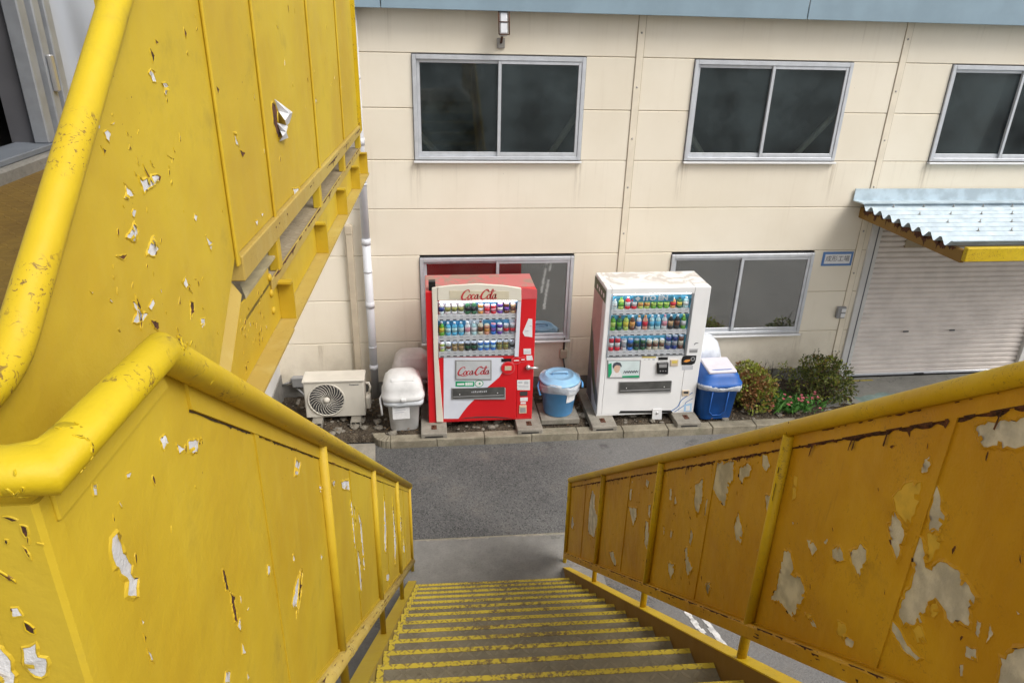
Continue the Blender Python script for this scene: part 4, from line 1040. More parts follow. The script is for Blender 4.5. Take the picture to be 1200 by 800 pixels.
# drinks on display
ORD=['first','second','third','fourth','fifth','sixth','seventh','eighth','ninth','tenth','eleventh','twelfth']
DM={}
def dm(c):
    k=tuple(c)
    if k not in DM: DM[k]=plain('drink_colour',tuple(min(.85,x*1.35+.012) for x in c),.3,var=.12,scale=40)
    return DM[k]
PALE=(.55,.62,.70);GRN=(.12,.36,.03);DGRN=(.025,.12,.05);LBL=(.10,.42,.72);PINK=(.70,.25,.30);RED=(.60,.02,.04);ORG=(.72,.30,.08);TAN=(.50,.34,.18);KHA=(.24,.18,.07);NAVY=(.02,.045,.22);BLU=(.04,.18,.55);PUR=(.16,.07,.36);BRN=(.14,.05,.025);BLK=(.02,.022,.025);WHT=(.72,.72,.72);YEL=(.62,.52,.06);CRM=(.60,.55,.42);OLV=(.26,.27,.08);AQ=(.40,.60,.72);LIME=(.42,.55,.12);SAL=(.62,.30,.20);GRY=(.30,.32,.36)
NAME={PALE:'pale blue',GRN:'green',DGRN:'dark green',LBL:'light blue',PINK:'pink',RED:'red',ORG:'orange',TAN:'tan',KHA:'khaki',NAVY:'navy',BLU:'blue',PUR:'purple',BRN:'brown',BLK:'black',WHT:'white',YEL:'yellow',CRM:'cream',OLV:'olive',AQ:'watery blue',LIME:'lime',SAL:'salmon',GRY:'grey'}
# kind, colour, band colour, cap/top colour, height factor
B_,C_='bottle','can'
RROWS=[[(B_,PALE,NAVY,WHT,1),(B_,WHT,OLV,OLV,1),(B_,WHT,OLV,OLV,1),(B_,WHT,OLV,OLV,1),(B_,DGRN,BLK,LIME,1),(B_,DGRN,BLK,LIME,1),(C_,ORG,WHT,WHT,.78),(C_,PINK,RED,WHT,.74),(C_,RED,PINK,WHT,.70),(C_,PUR,WHT,WHT,.82),(C_,BRN,PUR,WHT,.82),(C_,TAN,BRN,WHT,.78)],
[(B_,GRN,YEL,WHT,1),(B_,LBL,AQ,WHT,.95),(B_,LBL,AQ,WHT,.95),(B_,LBL,AQ,WHT,.95),(B_,WHT,PINK,WHT,.95),(B_,AQ,WHT,WHT,.95),(B_,CRM,BRN,BRN,1),(C_,SAL,ORG,CRM,.75),(C_,BLU,PUR,PINK,.8),(C_,PUR,WHT,WHT,.8),(C_,GRY,RED,WHT,.75),(C_,GRY,RED,WHT,.75)],
[(C_,LIME,WHT,WHT,.82),(C_,PALE,BRN,WHT,.82),(C_,KHA,TAN,GRY,.82),(C_,KHA,TAN,GRY,.82),(C_,BLK,DGRN,GRY,.82),(C_,BLK,DGRN,GRY,.82),(C_,BLU,AQ,WHT,.86),(C_,BLU,AQ,WHT,.86),(C_,BLU,AQ,WHT,.86),(C_,KHA,OLV,GRY,.86),(C_,KHA,OLV,GRY,.86),(C_,GRY,BLK,GRY,.88)]]
WROWS=[[(B_,PALE,WHT,WHT,.8),(B_,LIME,GRN,GRN,.95),(B_,RED,WHT,WHT,1),(B_,RED,WHT,WHT,1),(B_,LIME,ORG,WHT,.85),(B_,LIME,ORG,WHT,.85),(B_,GRN,LIME,LIME,.85),(B_,GRN,LIME,LIME,.85),(B_,GRN,LIME,LIME,.85),(B_,ORG,RED,WHT,.85),(B_,DGRN,YEL,BLK,.85),(B_,AQ,WHT,WHT,.9)],
[(B_,GRN,LIME,DGRN,1),(B_,DGRN,GRN,BRN,1),(B_,LIME,YEL,DGRN,1),(B_,BRN,ORG,WHT,1),(B_,WHT,BLU,ORG,1),(B_,SAL,RED,ORG,1),(B_,AQ,LBL,WHT,1),(B_,AQ,LBL,WHT,1),(B_,WHT,PINK,PINK,1),(B_,BLK,TAN,WHT,1),(B_,BLK,BRN,WHT,1),(B_,GRN,WHT,LIME,1)],
[(C_,RED,WHT,GRY,.98),(C_,RED,WHT,GRY,.98),(C_,WHT,GRY,GRY,.85),(C_,BLU,BLK,GRY,.85),(C_,DGRN,BLK,GRY,.8),(C_,DGRN,BLK,GRY,.8),(C_,CRM,BRN,WHT,.76),(C_,CRM,BRN,WHT,.76),(C_,CRM,BRN,WHT,.76),(C_,NAVY,GRY,GRY,1),(C_,NAVY,GRY,GRY,1),(C_,BRN,CRM,GRY,1)]]
def drink(kind,c,band,cap,hf,rowh,x,z,label,group):
    b=B(); r=.0325; H=rowh*hf
    if kind==B_:
        b.lathe([(r*.9,0),(r,.008),(r,H*.26)],dm(c),14); b.lathe([(r*1.01,H*.26),(r*1.01,H*.60)],dm(band),14)
        b.lathe([(r,H*.60),(r*.96,H*.70),(r*.45,H*.86),(r*.42,H*.89)],dm(c),14); b.lathe([(r*.46,H*.885),(r*.46,H),(.001,H)],dm(cap),12)
    else:
        b.lathe([(r*.85,0),(r,.008),(r,H*.30)],dm(c),14); b.lathe([(r*1.01,H*.30),(r*1.01,H*.62)],dm(band),14); b.lathe([(r,H*.62),(r,H*.93)],dm(c),14); b.lathe([(r,H*.93),(r*.88,H),(.001,H)],dm(cap),14)
    o=b.make('drink_'+kind); o.location=(x,YF+.0435,z); tag(o,label,'drink',group); return o
for rows,x0,x1,zs,tops,mach in ((RROWS,DX0+.01,DX1-.03,rz,(1.785,1.528,1.278),'red'),(WROWS,EX0+.018,EX1-.035,wz,(1.80,1.55,1.272),'white')):
    for i,row in enumerate(rows):
        for j,(kd,c,bd,cp,hf) in enumerate(row):
            x=x0+(x1-x0)*(j+.5)/12; H=tops[i]-zs[i]-.005
            drink(kd,c,bd,cp,hf,H,x,zs[i]+.0045,'%s drink %s, %s from left in the %s row of the %s machine'%(NAME[c],kd,ORD[j],('top','middle','bottom')[i],mach),'display drinks in the %s machine'%mach)

# ------------------------------------------------------------------ plants
def leafm(name,cols,rough=.5):
    m=N(name); g=m.n('ShaderNodeNewGeometry'); cr=m.n('ShaderNodeValToRGB'); m.l(g.outputs['Random Per Island'],cr.inputs[0])
    e=cr.color_ramp.elements; 
    while len(e)<len(cols): e.new(.5)
    for i,c in enumerate(cols): e[i].position=i/(len(cols)-1); e[i].color=c+(1,)
    d=m.n('ShaderNodeBsdfPrincipled'); m.l(cr.outputs[0],d.inputs['Base Color']); d.inputs['Roughness'].default_value=rough
    t=m.n('ShaderNodeBsdfTranslucent'); m.l(cr.outputs[0],t.inputs[0]); x=m.n('ShaderNodeMixShader'); x.inputs[0].default_value=.25
    m.l(d.outputs[0],x.inputs[1]); m.l(t.outputs[0],x.inputs[2]); m.l(x.outputs[0],m.out.inputs[0]); return m.m
M['leafA']=leafm('yellow_green_leaf',[(.17,.22,.025),(.27,.31,.04),(.36,.37,.06),(.15,.20,.03),(.30,.20,.05)])
M['leafA2']=leafm('reddish_leaf',[(.24,.14,.04),(.33,.13,.06),(.20,.16,.04),(.38,.20,.07)])
M['leafB']=leafm('dark_green_leaf',[(.055,.09,.02),(.11,.145,.03),(.19,.20,.045),(.06,.09,.02),(.21,.13,.045)])
M['leafC']=leafm('bright_green_leaf',[(.06,.20,.035),(.11,.28,.05),(.05,.15,.03)])
M['petal']=leafm('pink_petal',[(.62,.10,.16),(.72,.22,.26),(.55,.06,.10)])
M['twig']=plain('brown_twig',(.10,.07,.045),.9,var=.3,scale=30)
def leaf(b,p,L,w,d,up,m):
    d=d.normalized(); s_=d.cross(up)
    if s_.length<1e-4: s_=Vector((1,0,0))
    s_=s_.normalized()*w; n_=s_.cross(d).normalized()*L*.12
    b.face([p,p+d*L*.5+s_+n_,p+d*L,p+d*L*.5-s_+n_],m)
def shrub(name,loc,lobes,n,mats,label,seed,L=(.02,.04),group=None):
    r=random.Random(seed); t=thing(name,label,'shrub',loc,0,group)
    b=B()
    for (cx,cy,cz,R_) in lobes:
        for i in range(4):
            e=Vector((cx+r.uniform(-.6,.6)*R_,cy+r.uniform(-.6,.6)*R_,cz+r.uniform(-.2,.7)*R_))
            mid=Vector((cx*.5+r.uniform(-.03,.03),cy*.5,cz*.45)); b.tube([(r.uniform(-.04,.04),r.uniform(-.04,.04),0),mid,e],.006,'twig',5,rads=[.011,.008,.003])
    b.make('stem',t)
    b=B(); tot=sum(q[3]**2 for q in lobes)
    for (cx,cy,cz,R_) in lobes:
        for i in range(int(n*R_*R_/tot)):
            d=Vector((r.gauss(0,1),r.gauss(0,1),r.gauss(0,1))).normalized()
            rr=R_*(.55+.5*r.random()**.5)*(1+.28*pnoise(Vector((cx,cy,cz))*7+d*2.3))
            p=Vector((cx,cy,cz))+Vector((d.x,d.y,d.z*.9))*rr
            if p.z<.01: continue
            m=mats[1] if pnoise(p*6+Vector((seed,0,0)))>(.02 if seed==3 else .25) and len(mats)>1 else mats[0]
            l=r.uniform(*L); dd=(d+Vector((r.gauss(0,.6),r.gauss(0,.6),r.gauss(.3,.5))))
            leaf(b,p,l,l*.36,dd,Vector((r.gauss(0,1),r.gauss(0,1),1)),m)
    for i in range(22):   # stray shoots
        cx,cy,cz,R_=r.choice(lobes); d=Vector((r.gauss(0,1),r.gauss(0,.7),abs(r.gauss(.8,.6)))).normalized(); p=Vector((cx,cy,cz))+d*R_*.85
        Ls=r.uniform(.05,.13)
        if p.z<.05: continue
        b.tube([p,p+d*Ls],.003,'twig',4)
        for q in range(7): leaf(b,p+d*Ls*q/6,r.uniform(.02,.038),.009,Vector((r.gauss(0,1),r.gauss(0,1),r.gauss(.4,.5))),Vector((0,0,1)),mats[0])
    b.make('foliage',t,recalc=False); return t
shrub('shrub',(4.31,-.72,.085),[(-.07,.05,.26,.25),(.06,-.10,.20,.24),(-.10,-.1,.38,.2),(.10,.10,.34,.2),(-.06,.0,.50,.16),(.10,-.12,.36,.18)],3600,['leafA','leafA2'],'rounded yellowish green shrub right beside the royal blue bin',3,(.032,.055))
shrub('shrub',(5.40,-.62,.085),[(-.20,.05,.22,.22),(.10,-.05,.20,.24),(-.05,.02,.42,.22),(.25,.10,.33,.22),(.02,-.06,.54,.15),(-.18,.06,.52,.13),(.30,-.05,.16,.18)],3000,['leafB','leafA'],'taller dark green layered shrub closest to the roller shutter',9,(.03,.05))
# flowering plant
r=random.Random(31); t=thing('flowering_plant','low green plant with small pink flowers between the two shrubs','plant',(4.86,-.86,.09))
b=B(); heads=[]
for i in range(230):
    bx,by=r.gauss(0,.15),r.gauss(0,.09); a=r.uniform(0,6.28); tilt=r.uniform(.3,1.2)
    d=Vector((math.cos(a)*tilt,math.sin(a)*tilt,1)).normalized(); L=r.uniform(.10,.24)
    leaf(b,Vector((bx,by,0)),L,L*.09,d,Vector((math.sin(a),-math.cos(a),.2)),'leafC')
for i in range(260):
    bx,by=r.gauss(0.02,.20),r.gauss(-.03,.10); z=r.uniform(.02,.16); a=r.uniform(0,6.28); leaf(b,Vector((bx,by,z)),.04,.013,Vector((math.cos(a),math.sin(a),.5)),Vector((0,0,1)),'leafC')
b.make('foliage',t,recalc=False)
for i in range(24):
    b=B(); x,y,z=r.gauss(.05,.19),r.gauss(-.05,.10),r.uniform(.12,.24)
    for q in range(6):
        a=q*PI/3+r.uniform(-.2,.2); leaf(b,Vector((x,y,z)),r.uniform(.02,.03),.011,Vector((math.cos(a),math.sin(a),r.uniform(.1,.9))),Vector((0,0,1)),'petal')
    b.make('flower',t,recalc=False)
# bare twiggy bush
t=thing('bare_bush','bare brown twiggy bush with a few yellow leaves against the grey footing','shrub',(4.80,-.34,.09)); b=B(); r=random.Random(41); tips=[]
def grow(p,d,L,rad,lev):
    q=p+d*L; q2=p+d*L*.5+Vector((r.uniform(-1,1),r.uniform(-1,1),0))*L*.08
    b.tube([p,q2,q],rad,'twig',4,rads=[rad,rad*.8,rad*.55]); tips.append(q)
    if lev>0:
        for i in range(3): grow(p.lerp(q,r.uniform(.5,1)),(d+Vector((r.gauss(0,.5),r.gauss(0,.35),r.gauss(.1,.3)))).normalized(),L*r.uniform(.5,.8),rad*.6,lev-1)
for i in range(5): grow(Vector((r.uniform(-.1,.1),r.uniform(-.05,.05),0)),Vector((r.uniform(-.7,.7),r.uniform(-.4,.3),1)).normalized(),r.uniform(.16,.25),.007,3)
b.make('branches',t)
b=B()
for q in tips:
    if q.x>.10 and q.z>.24 and r.random()<.5:
        for i in range(4): leaf(b,q+Vector((r.gauss(0,.03),r.gauss(0,.03),r.gauss(0,.03))),.04,.014,Vector((r.gauss(0,1),r.gauss(0,1),.5)),Vector((0,0,1)),'leafA')
b.make('foliage',t,recalc=False)

# ================================================================== STAIRS (frame: u across, v along, origin under the camera)
A=math.radians(1.8)
def Lw(u,v,z=0): return Vector((u*math.cos(A)+v*math.sin(A),-8.787-u*math.sin(A)+v*math.cos(A),z))
def sthing(name,label,cat,u,v,z,group=None):
    t=thing(name,label,cat,Lw(u,v,z),-A,group); t['_off']=(-u,-v,-z); return t
def smake(b,name,t,parent=None,recalc=True):
    o=b.make(name,parent or t,recalc,off=tuple(t['_off'])); return o
SL=.7654; LZ=3.162
def nose(v): return .186+(4.95-v)*SL
UL,UR=-.37,1.10
stt=sthing('staircase','worn steel staircase with yellow edged chequer plate treads going down to the street','staircase',.37,5.2,0)
for i in range(16):
    v=4.95-.243*i; z=.186*(i+1)
    r=random.Random(100+i)
    b=B(); b.box(-.330,1.066,v-.285,v-.0265,z-.006,z,'tread'); b.box(-.330,1.066,v-.286,v-.281,z-.0065,z+.185 if i<15 else z+.14,'tread') if False else None
    o=smake(b,'tread',stt)
    b=B(); b.box(-.330,1.066,v-.026,v,z-.006,z+.0012,'nosing'); b.box(-.330,1.066,v-.0045,v,z-.045,z-.0065,'nosing')
    b.box(-.330,-.300,v-.28,v-.0265,z+.0005,z+.0016,'nosing')
    n_=smake(b,'nosing',stt,o)
# closed risers are plates set back under each nosing
for i in range(17):
    b=B(); v=4.95-.243*i; z=.186*(i+1)
    b.box(-.330,1.066,v-.026,v-.021,z-.186+.0005,z-.0065,'tread'); smake(b,'riser',stt)
def stringer(u0,u1,web_in,wm='y_pale',ht=.07):
    """channel: web toward the treads, top flange outwards"""
    b=B(); P=lambda h0,h1,ua,ub,m:b.prism([(5.30,nose(5.30)+h0),(5.30,nose(5.30)+h1),(.95,nose(.95)+h1),(.95,nose(.95)+h0)],lambda a,c,h:(h,a,c),ua,ub,m)
    lo,hi=sorted((u0,u1))
    P(-.20,ht-.0005,web_in-.004 if web_in==hi else web_in,web_in if web_in==hi else web_in+.004,wm)
    P(ht,ht+.007,lo,hi,'y_left' if wm=='y_pale' else 'y_railr'); P(-.21,-.2005,lo,hi,'y_pale')
    return b
b=stringer(-.335,-.408,-.335,'y_pale',.0)
r=random.Random(51)
for i in range(16):
    v=4.95-.243*i; z=.186*(i+1)
    jag(b,(v-.26,z+.002),(v+.0,z+.002),-.03,lambda a,c,h:(-.3349+h,a,c),.0012,'rust',r,.7)
smake(b,'stringer',stt)
b=stringer(1.07,1.135,1.07,'grimy',.07)
for i in range(16):
    v=4.95-.243*i; z=.186*(i+1)
    jag(b,(v-.26,z+.002),(v+.0,z+.002),-.06,lambda a,c,h:(1.0699-h,a,c),.0012,'rust',r,.95); jag(b,(v-.30,z+.07),(v-.16,z+.10),.05,lambda a,c,h:(1.0699-h,a,c),.0016,'rust',r,.7)
smake(b,'stringer',stt)
b=B(); b.box(-1.95,1.16,-2.2,1.05,LZ-.012,LZ,'deckplate'); b.box(-1.95,1.16,-2.2,1.05,LZ-.20,LZ-.0125,'y_pale'); b.box(-.33,1.066,1.01,1.062,LZ+.0005,LZ+.0018,'nosing'); smake(b,'landing',stt)
for (u,v) in ((-.6,.6),(1.0,.6),(-.6,-2.0),(1.0,-2.0)):
    b=B(); b.box(u-.06,u+.06,v-.06,v+.06,0.007,LZ-.201,'y_left',.006); smake(b,'column',stt)

def rail_z(v,v0=.86,z0=None): return nose(v)+1.09
# --- handrail paths
r=random.Random(61)
LV0=.862; LZ0=nose(LV0)+1.09   # where the level part meets the slope (about 4.40)
RR=.0238
# left railing of the stairs
lr=sthing('stair_railing','yellow panelled stair railing on the left with a level bent handrail and thin white peeling','railing',UL,5.2,0,'railings of the stairs')
b=B(); zl=LZ0-.002; zc=zl+.012
def arc_corner(p,q,s_,n=5,rad=.03):
    p,q,s_=Vector(p),Vector(q),Vector(s_); a=q+(p-q).normalized()*rad; c=q+(s_-q).normalized()*rad; out=[]
    for i in range(n+1):
        t=i/n; out.append(a*(1-t)**2+q*2*t*(1-t)+c*t*t)
    return out
pA=(-.53,.580,zc);pB=(UL,.580,zc);pC=(UL,LV0,zl);pD=(UL,5.36,nose(5.36)+1.09)
b.tube([pA,pB,pC,pD],RR,'y_rail',24); b.tube([(UL-.040,.580,zc-.0),(UL-.012,.589,zc),(UL-.003,.599,zc),(UL,.628,zc-.001)],RR*.97,'y_rail',20)
def tubefn(cfun,ea,eb):
    def fn(a,c,h):
        t=c/RR; o=Vector(ea)*math.cos(t)+Vector(eb)*math.sin(t); return Vector(cfun(a))+o*(RR+h)
    return fn
rt=random.Random(77)
fx=tubefn(lambda a:(a,.580,zc),(0,-1,0),(0,0,1)); fy=tubefn(lambda a:(UL,a,zc+(a-.58)/.282*(zl-zc)),(1,0,0),(0,0,1)); fs=tubefn(lambda a:(UL,a,nose(a)+1.086),(.93,0,.0),(0,.5,.8))
ALL=lambda x,y:True
chips(b,[(-.40,-.012),(-.385,-.018),(-.42,-.02)],fx,'y_rail',rt,12,.008,ALL,wp=0,smin=.003,smax=.009)
chips(b,[(.60,.0),(.605,.02),(.62,-.01)],fy,'y_rail',rt,14,.012,ALL,wp=0,smin=.002,smax=.006)
chips(b,[(.89,.0),(.885,.02)],fy,'y_rail',rt,8,.008,ALL,wp=0,smin=.003,smax=.007)
chips(b,[(.92,-.02),(.97,-.01),(1.4,.0),(2.3,0),(3.2,0)],fs,'y_rail',rt,18,.014,ALL,wp=.1,smin=.003,smax=.007)
b.tube([pD,(UL,5.362,nose(5.36)+1.06)],RR*.9,'y_rail',16); smake(b,'handrail',lr)
PF=-.384       # panel face
pf=lambda a,c,h:(PF+h,a,c)
LPOST=[.86,1.80,2.90,4.10,5.33]
def panel_poly(v0,v1,topoff=-.008,botoff=.235): return [(v0,nose(v0)+botoff),(v1,nose(v1)+botoff),(v1,nose(v1)+1.09+topoff),(v0,nose(v0)+1.09+topoff)]
LPATCH=[[(0.840,4.285),(0.857,4.282),(0.863,4.265),(0.844,4.265)],[(0.926,4.228),(0.964,4.207),(0.951,4.192),(0.923,4.210)],[(0.887,4.250),(0.910,4.225),(0.888,4.230)],[(0.666,4.337),(0.675,4.332),(0.671,4.320),(0.664,4.324)],[(0.738,4.301),(0.751,4.295),(0.744,4.291),(0.737,4.295)],
[(0.674,4.258),(0.690,4.255),(0.691,4.235),(0.702,4.196),(0.696,4.187),(0.708,4.170),(0.696,4.151),(0.677,4.171),(0.684,4.186),(0.669,4.223)],[(0.690,4.072),(0.696,4.058),(0.699,4.036),(0.692,4.049)],[(0.693,4.120),(0.699,4.107),(0.693,4.108)],[(0.900,3.789),(0.918,3.769),(0.906,3.754),(0.887,3.777)],
[(1.193,3.758),(1.210,3.739),(1.202,3.723),(1.187,3.736)],[(1.437,3.518),(1.404,3.493),(1.363,3.467),(1.331,3.517),(1.385,3.529)],[(1.001,3.807),(0.996,3.778),(0.984,3.804)],[(0.991,3.755),(1.002,3.718),(0.982,3.738)],[(0.989,3.685),(0.998,3.660),(0.984,3.669)],[(1.676,3.370),(1.701,3.338),(1.678,3.344)],[(1.394,3.614),(1.405,3.587),(1.387,3.594)],
[(1.523,3.801),(1.565,3.761),(1.532,3.748),(1.494,3.771)],[(2.091,3.328),(2.262,3.212),(2.263,3.167),(2.132,3.268)],[(2.257,3.127),(2.337,3.027),(2.309,2.898),(2.367,2.733),(2.353,2.581),(2.289,2.657),(2.307,2.757),(2.257,2.941)],[(2.405,2.974),(2.486,2.840),(2.483,2.584),(2.445,2.619),(2.437,2.850)],[(3.380,2.325),(3.454,2.111),(3.311,1.963),(3.238,2.046)],[(3.846,1.959),(3.954,1.482),(3.775,1.445),(3.816,1.714)],[(3.243,1.859),(3.449,1.682),(3.366,1.703),(3.226,1.833)],[(1.946,3.431),(2.003,3.395),(1.969,3.392)],[(1.749,3.556),(1.783,3.532),(1.764,3.516)],[(4.557,1.056),(4.640,0.817),(4.481,0.954)],[(4.418,1.407),(4.418,1.198),(4.299,1.347)]]
LDARK=[[(0.962,3.953),(0.972,3.944),(0.975,3.895),(0.963,3.909)],[(0.977,3.889),(0.989,3.873),(0.988,3.811),(0.974,3.825)],[(1.430,3.519),(1.427,3.470),(1.348,3.452),(1.393,3.494)],[(0.691,4.097),(0.695,4.086),(0.690,4.083)],[(0.691,4.279),(0.692,4.270),(0.689,4.270)],[(1.434,3.525),(1.453,3.503),(1.369,3.446),(1.356,3.464)],[(0.976,4.205),(0.977,4.192),(0.972,4.193)],[(0.965,4.210),(0.968,4.196),(0.961,4.198)]]
AVOID+=LPATCH+LDARK
def cen(p): return (sum(q[0] for q in p)/len(p),sum(q[1] for q in p)/len(p))
rp=random.Random(71)
def sheetframe(b,v0,v1,fn,mat,rnd,rusty):
    # top flat bar, bottom angle, rust along them
    b.prism([(v0,nose(v0)+1.02),(v1,nose(v1)+1.02),(v1,nose(v1)+1.065),(v0,nose(v0)+1.065)],fn,.0,.005,mat)
    jag(b,(v0,nose(v0)+1.021),(v1,nose(v1)+1.021),.006*rusty,fn,.0056,'rust',rnd,.58 if rusty>1 else .32,step=.006,freq=22. if rusty>1 else 9.)
    jag(b,(v0,nose(v0)+1.018),(v1,nose(v1)+1.018),(.0055*rusty if rusty>1 else .0026),fn,.0008,'rust' if rusty>1 else 'crack',rnd,.8,step=.006,freq=18.)
    if rusty>1: jag(b,(v0,nose(v0)+1.062),(v1,nose(v1)+1.062),.009,fn,.0058,'rust',rnd,.40,step=.005,freq=9.)
    b.prism([(v0,nose(v0)+.215),(v1,nose(v1)+.215),(v1,nose(v1)+.262),(v0,nose(v0)+.262)],fn,.0,.006,mat)
    jag(b,(v0,nose(v0)+.263),(v1,nose(v1)+.263),-.006,fn,.001,'crack',rnd,.85)
    jag(b,(v0,nose(v0)+.23),(v1,nose(v1)+.23),-.010*rusty,fn,.0066,'rust',rnd,.5,step=.006,freq=16.)
bays=[(.60,.862)]+[(LPOST[i],LPOST[i+1]) for i in range(4)]
for bi,(v0,v1) in enumerate(bays):
    b=B()
    if bi==0:
        poly=[(v0,LZ+.06),(v1,LZ+.06),(v1,nose(v1)+.2) if False else (v1,LZ+.30),(v1,zl-.02),(v0,zl-.02)]
        b.prism([(v0,LZ+.06),(v1,LZ+.06),(v1,zl-.02),(v0,zl-.02)],pf,-.003,0,'y_left')
    else:
        v0a=v0 if bi>1 else .862
        b.prism(panel_poly(v0a,v1) if bi>1 else [(v0a,LZ+.40),(.90,nose(.90)+.235),(v1,nose(v1)+.235),(v1,nose(v1)+1.08),(v0a+.03,zl-.01),(v0a,zl-.01)],pf,-.003,0,'y_left')
        sheetframe(b,max(v0,.95),v1,pf,'y_left',rp,1.)
        # mid seam: narrow strip with a crack beside it
        vm=(1.24,2.30,3.42,4.72)[bi-1]
        b.prism([(vm-.012,nose(vm-.012)+.262),(vm+.012,nose(vm+.012)+.262),(vm+.012,nose(vm+.012)+1.02),(vm-.012,nose(vm-.012)+1.02)],pf,.0002,.0035,'y_left')
        jag(b,(vm+.013,nose(vm)+.27),(vm+.013,nose(vm)+1.01),.005,pf,.0010,'crack',rp,.85); jag(b,(v1-.035,nose(v1)+.27),(v1-.035,nose(v1)+1.03),-.004,pf,.001,'crack',rp,.85)
    inside=lambda x,y:v0+.03<x<v1-.04 and (nose(x)+.29<y<nose(x)+1.0 if x>.95 else LZ+.1<y<zl-.06)
    cs=[]
    for p in LPATCH:
        c=cen(p)
        if v0<=c[0]<v1: peel(b,p,pf,'primer','y_left',rp); cs.append(c)
    for p in LDARK:
        c=cen(p)
        if v0<=c[0]<v1: peel(b,p,pf,'rust','y_left',rp,lip=.004); cs.append(c)
    if cs: chips(b,cs,pf,'y_left',rp,11,.05,inside,wp=.35,smax=.010)
    smake(b,'panel',lr)
# corner: bent face and bolted plate across the gap between the two flights
CPATCH=[[(-0.434,4.262),(-0.427,4.262),(-0.425,4.251),(-0.435,4.250)],[(-0.436,4.209),(-0.422,4.214),(-0.424,4.196),(-0.416,4.193),(-0.418,4.179),(-0.428,4.166),(-0.437,4.175),(-0.438,4.195)],[(-0.460,4.212),(-0.456,4.210),(-0.451,4.192),(-0.453,4.165),(-0.463,4.154),(-0.474,4.155)]]
cf=lambda a,c,h:(a,.570-h,c)
b=B(); b.prism([(-.452,LZ+.06),(-.387,LZ+.06),(-.387,zl-.02),(-.452,zl-.02)],cf,-.003,.0,'y_left')
jag(b,(-.448,LZ+.1),(-.448,zl-.05),.002,cf,.0012,'crack',rp,.6,step=.005,freq=14)
rc=random.Random(5)
for q in range(9): chips(b,[(-.42,3.6+q*.09)],cf,'y_rail',rc,1,.015,lambda x,y:True,wp=0,smin=.006,smax=.014)
b.prism([(-.387,.570),(-.3812,.5735),(-.3805,.60),(-.3845,.60),(-.387,.576)],lambda a,c,h:(a,c,h),LZ+.06,zl-.02,'y_left')
smake(b,'corner_post',lr)
b=B(); b.prism([(.59,zl-.055),(.885,zl-.064),(.862,zl-.018),(.59,zl-.006)],pf,.0002,.007,'y_left',.002); smake(b,'top_bar',lr)
b=B(); b.prism([(-.56,LZ+.06),(-.4525,LZ+.06),(-.4525,zl-.02),(-.56,zl-.02)],cf,-.006,-.0005,'y_left')
for p in CPATCH: peel(b,p,cf,'primer','y_left',rp)
for z in (4.26,3.9,3.5): b.ball((-.478,.569,z),.011,'y_left',(1,.6,1))
chips(b,[(-.405,zl-.05),(-.42,zl-.04)],cf,'y_left',rp,9,.012,lambda x,y:y<zl-.03,wp=0,smin=.004,smax=.011)
smake(b,'end_plate',lr)
for i,v in enumerate(LPOST[1:]):
    b=B(); b.tube([(-.375,v,nose(v)+.008),(-.375,v,nose(v)+1.07)],.0155,'y_left',12); 
    for q in range(3):
        z=nose(v)+rp.uniform(.1,.95)
    smake(b,'post',lr)
b=B(); 
pts=[(-.37,v,nose(v)+.222) for v in (.98,5.33)]
b.tube(pts,.024,'y_pale',12)
for k_ in range(3):
    jag(b,(1.05+k_*.012,nose(1.05)+.222),(5.2,nose(5.2)+.222+k_*.012),.016,lambda a,c,h:(-.37+.0245*math.cos(.35+.3*k_),a,c+.0245*math.sin(.35+.3*k_)),0,'rust',rp,.40,step=.006,freq=13)
fb=lambda a,c,h:Vector((-.37,a,nose(a)+.222))+(Vector((1,0,0))*math.cos(c/.024)+Vector((0,.6,.8))*math.sin(c/.024))*(.0242+h)
chips(b,[(2.72,.008),(2.80,.010),(2.62,.006),(1.93,.008),(1.88,.01)],fb,'y_pale',rt,46,.03,lambda x,y:-.02<y<.03,wp=.12,smin=.005,smax=.014)
smake(b,'bottom_rail',lr)

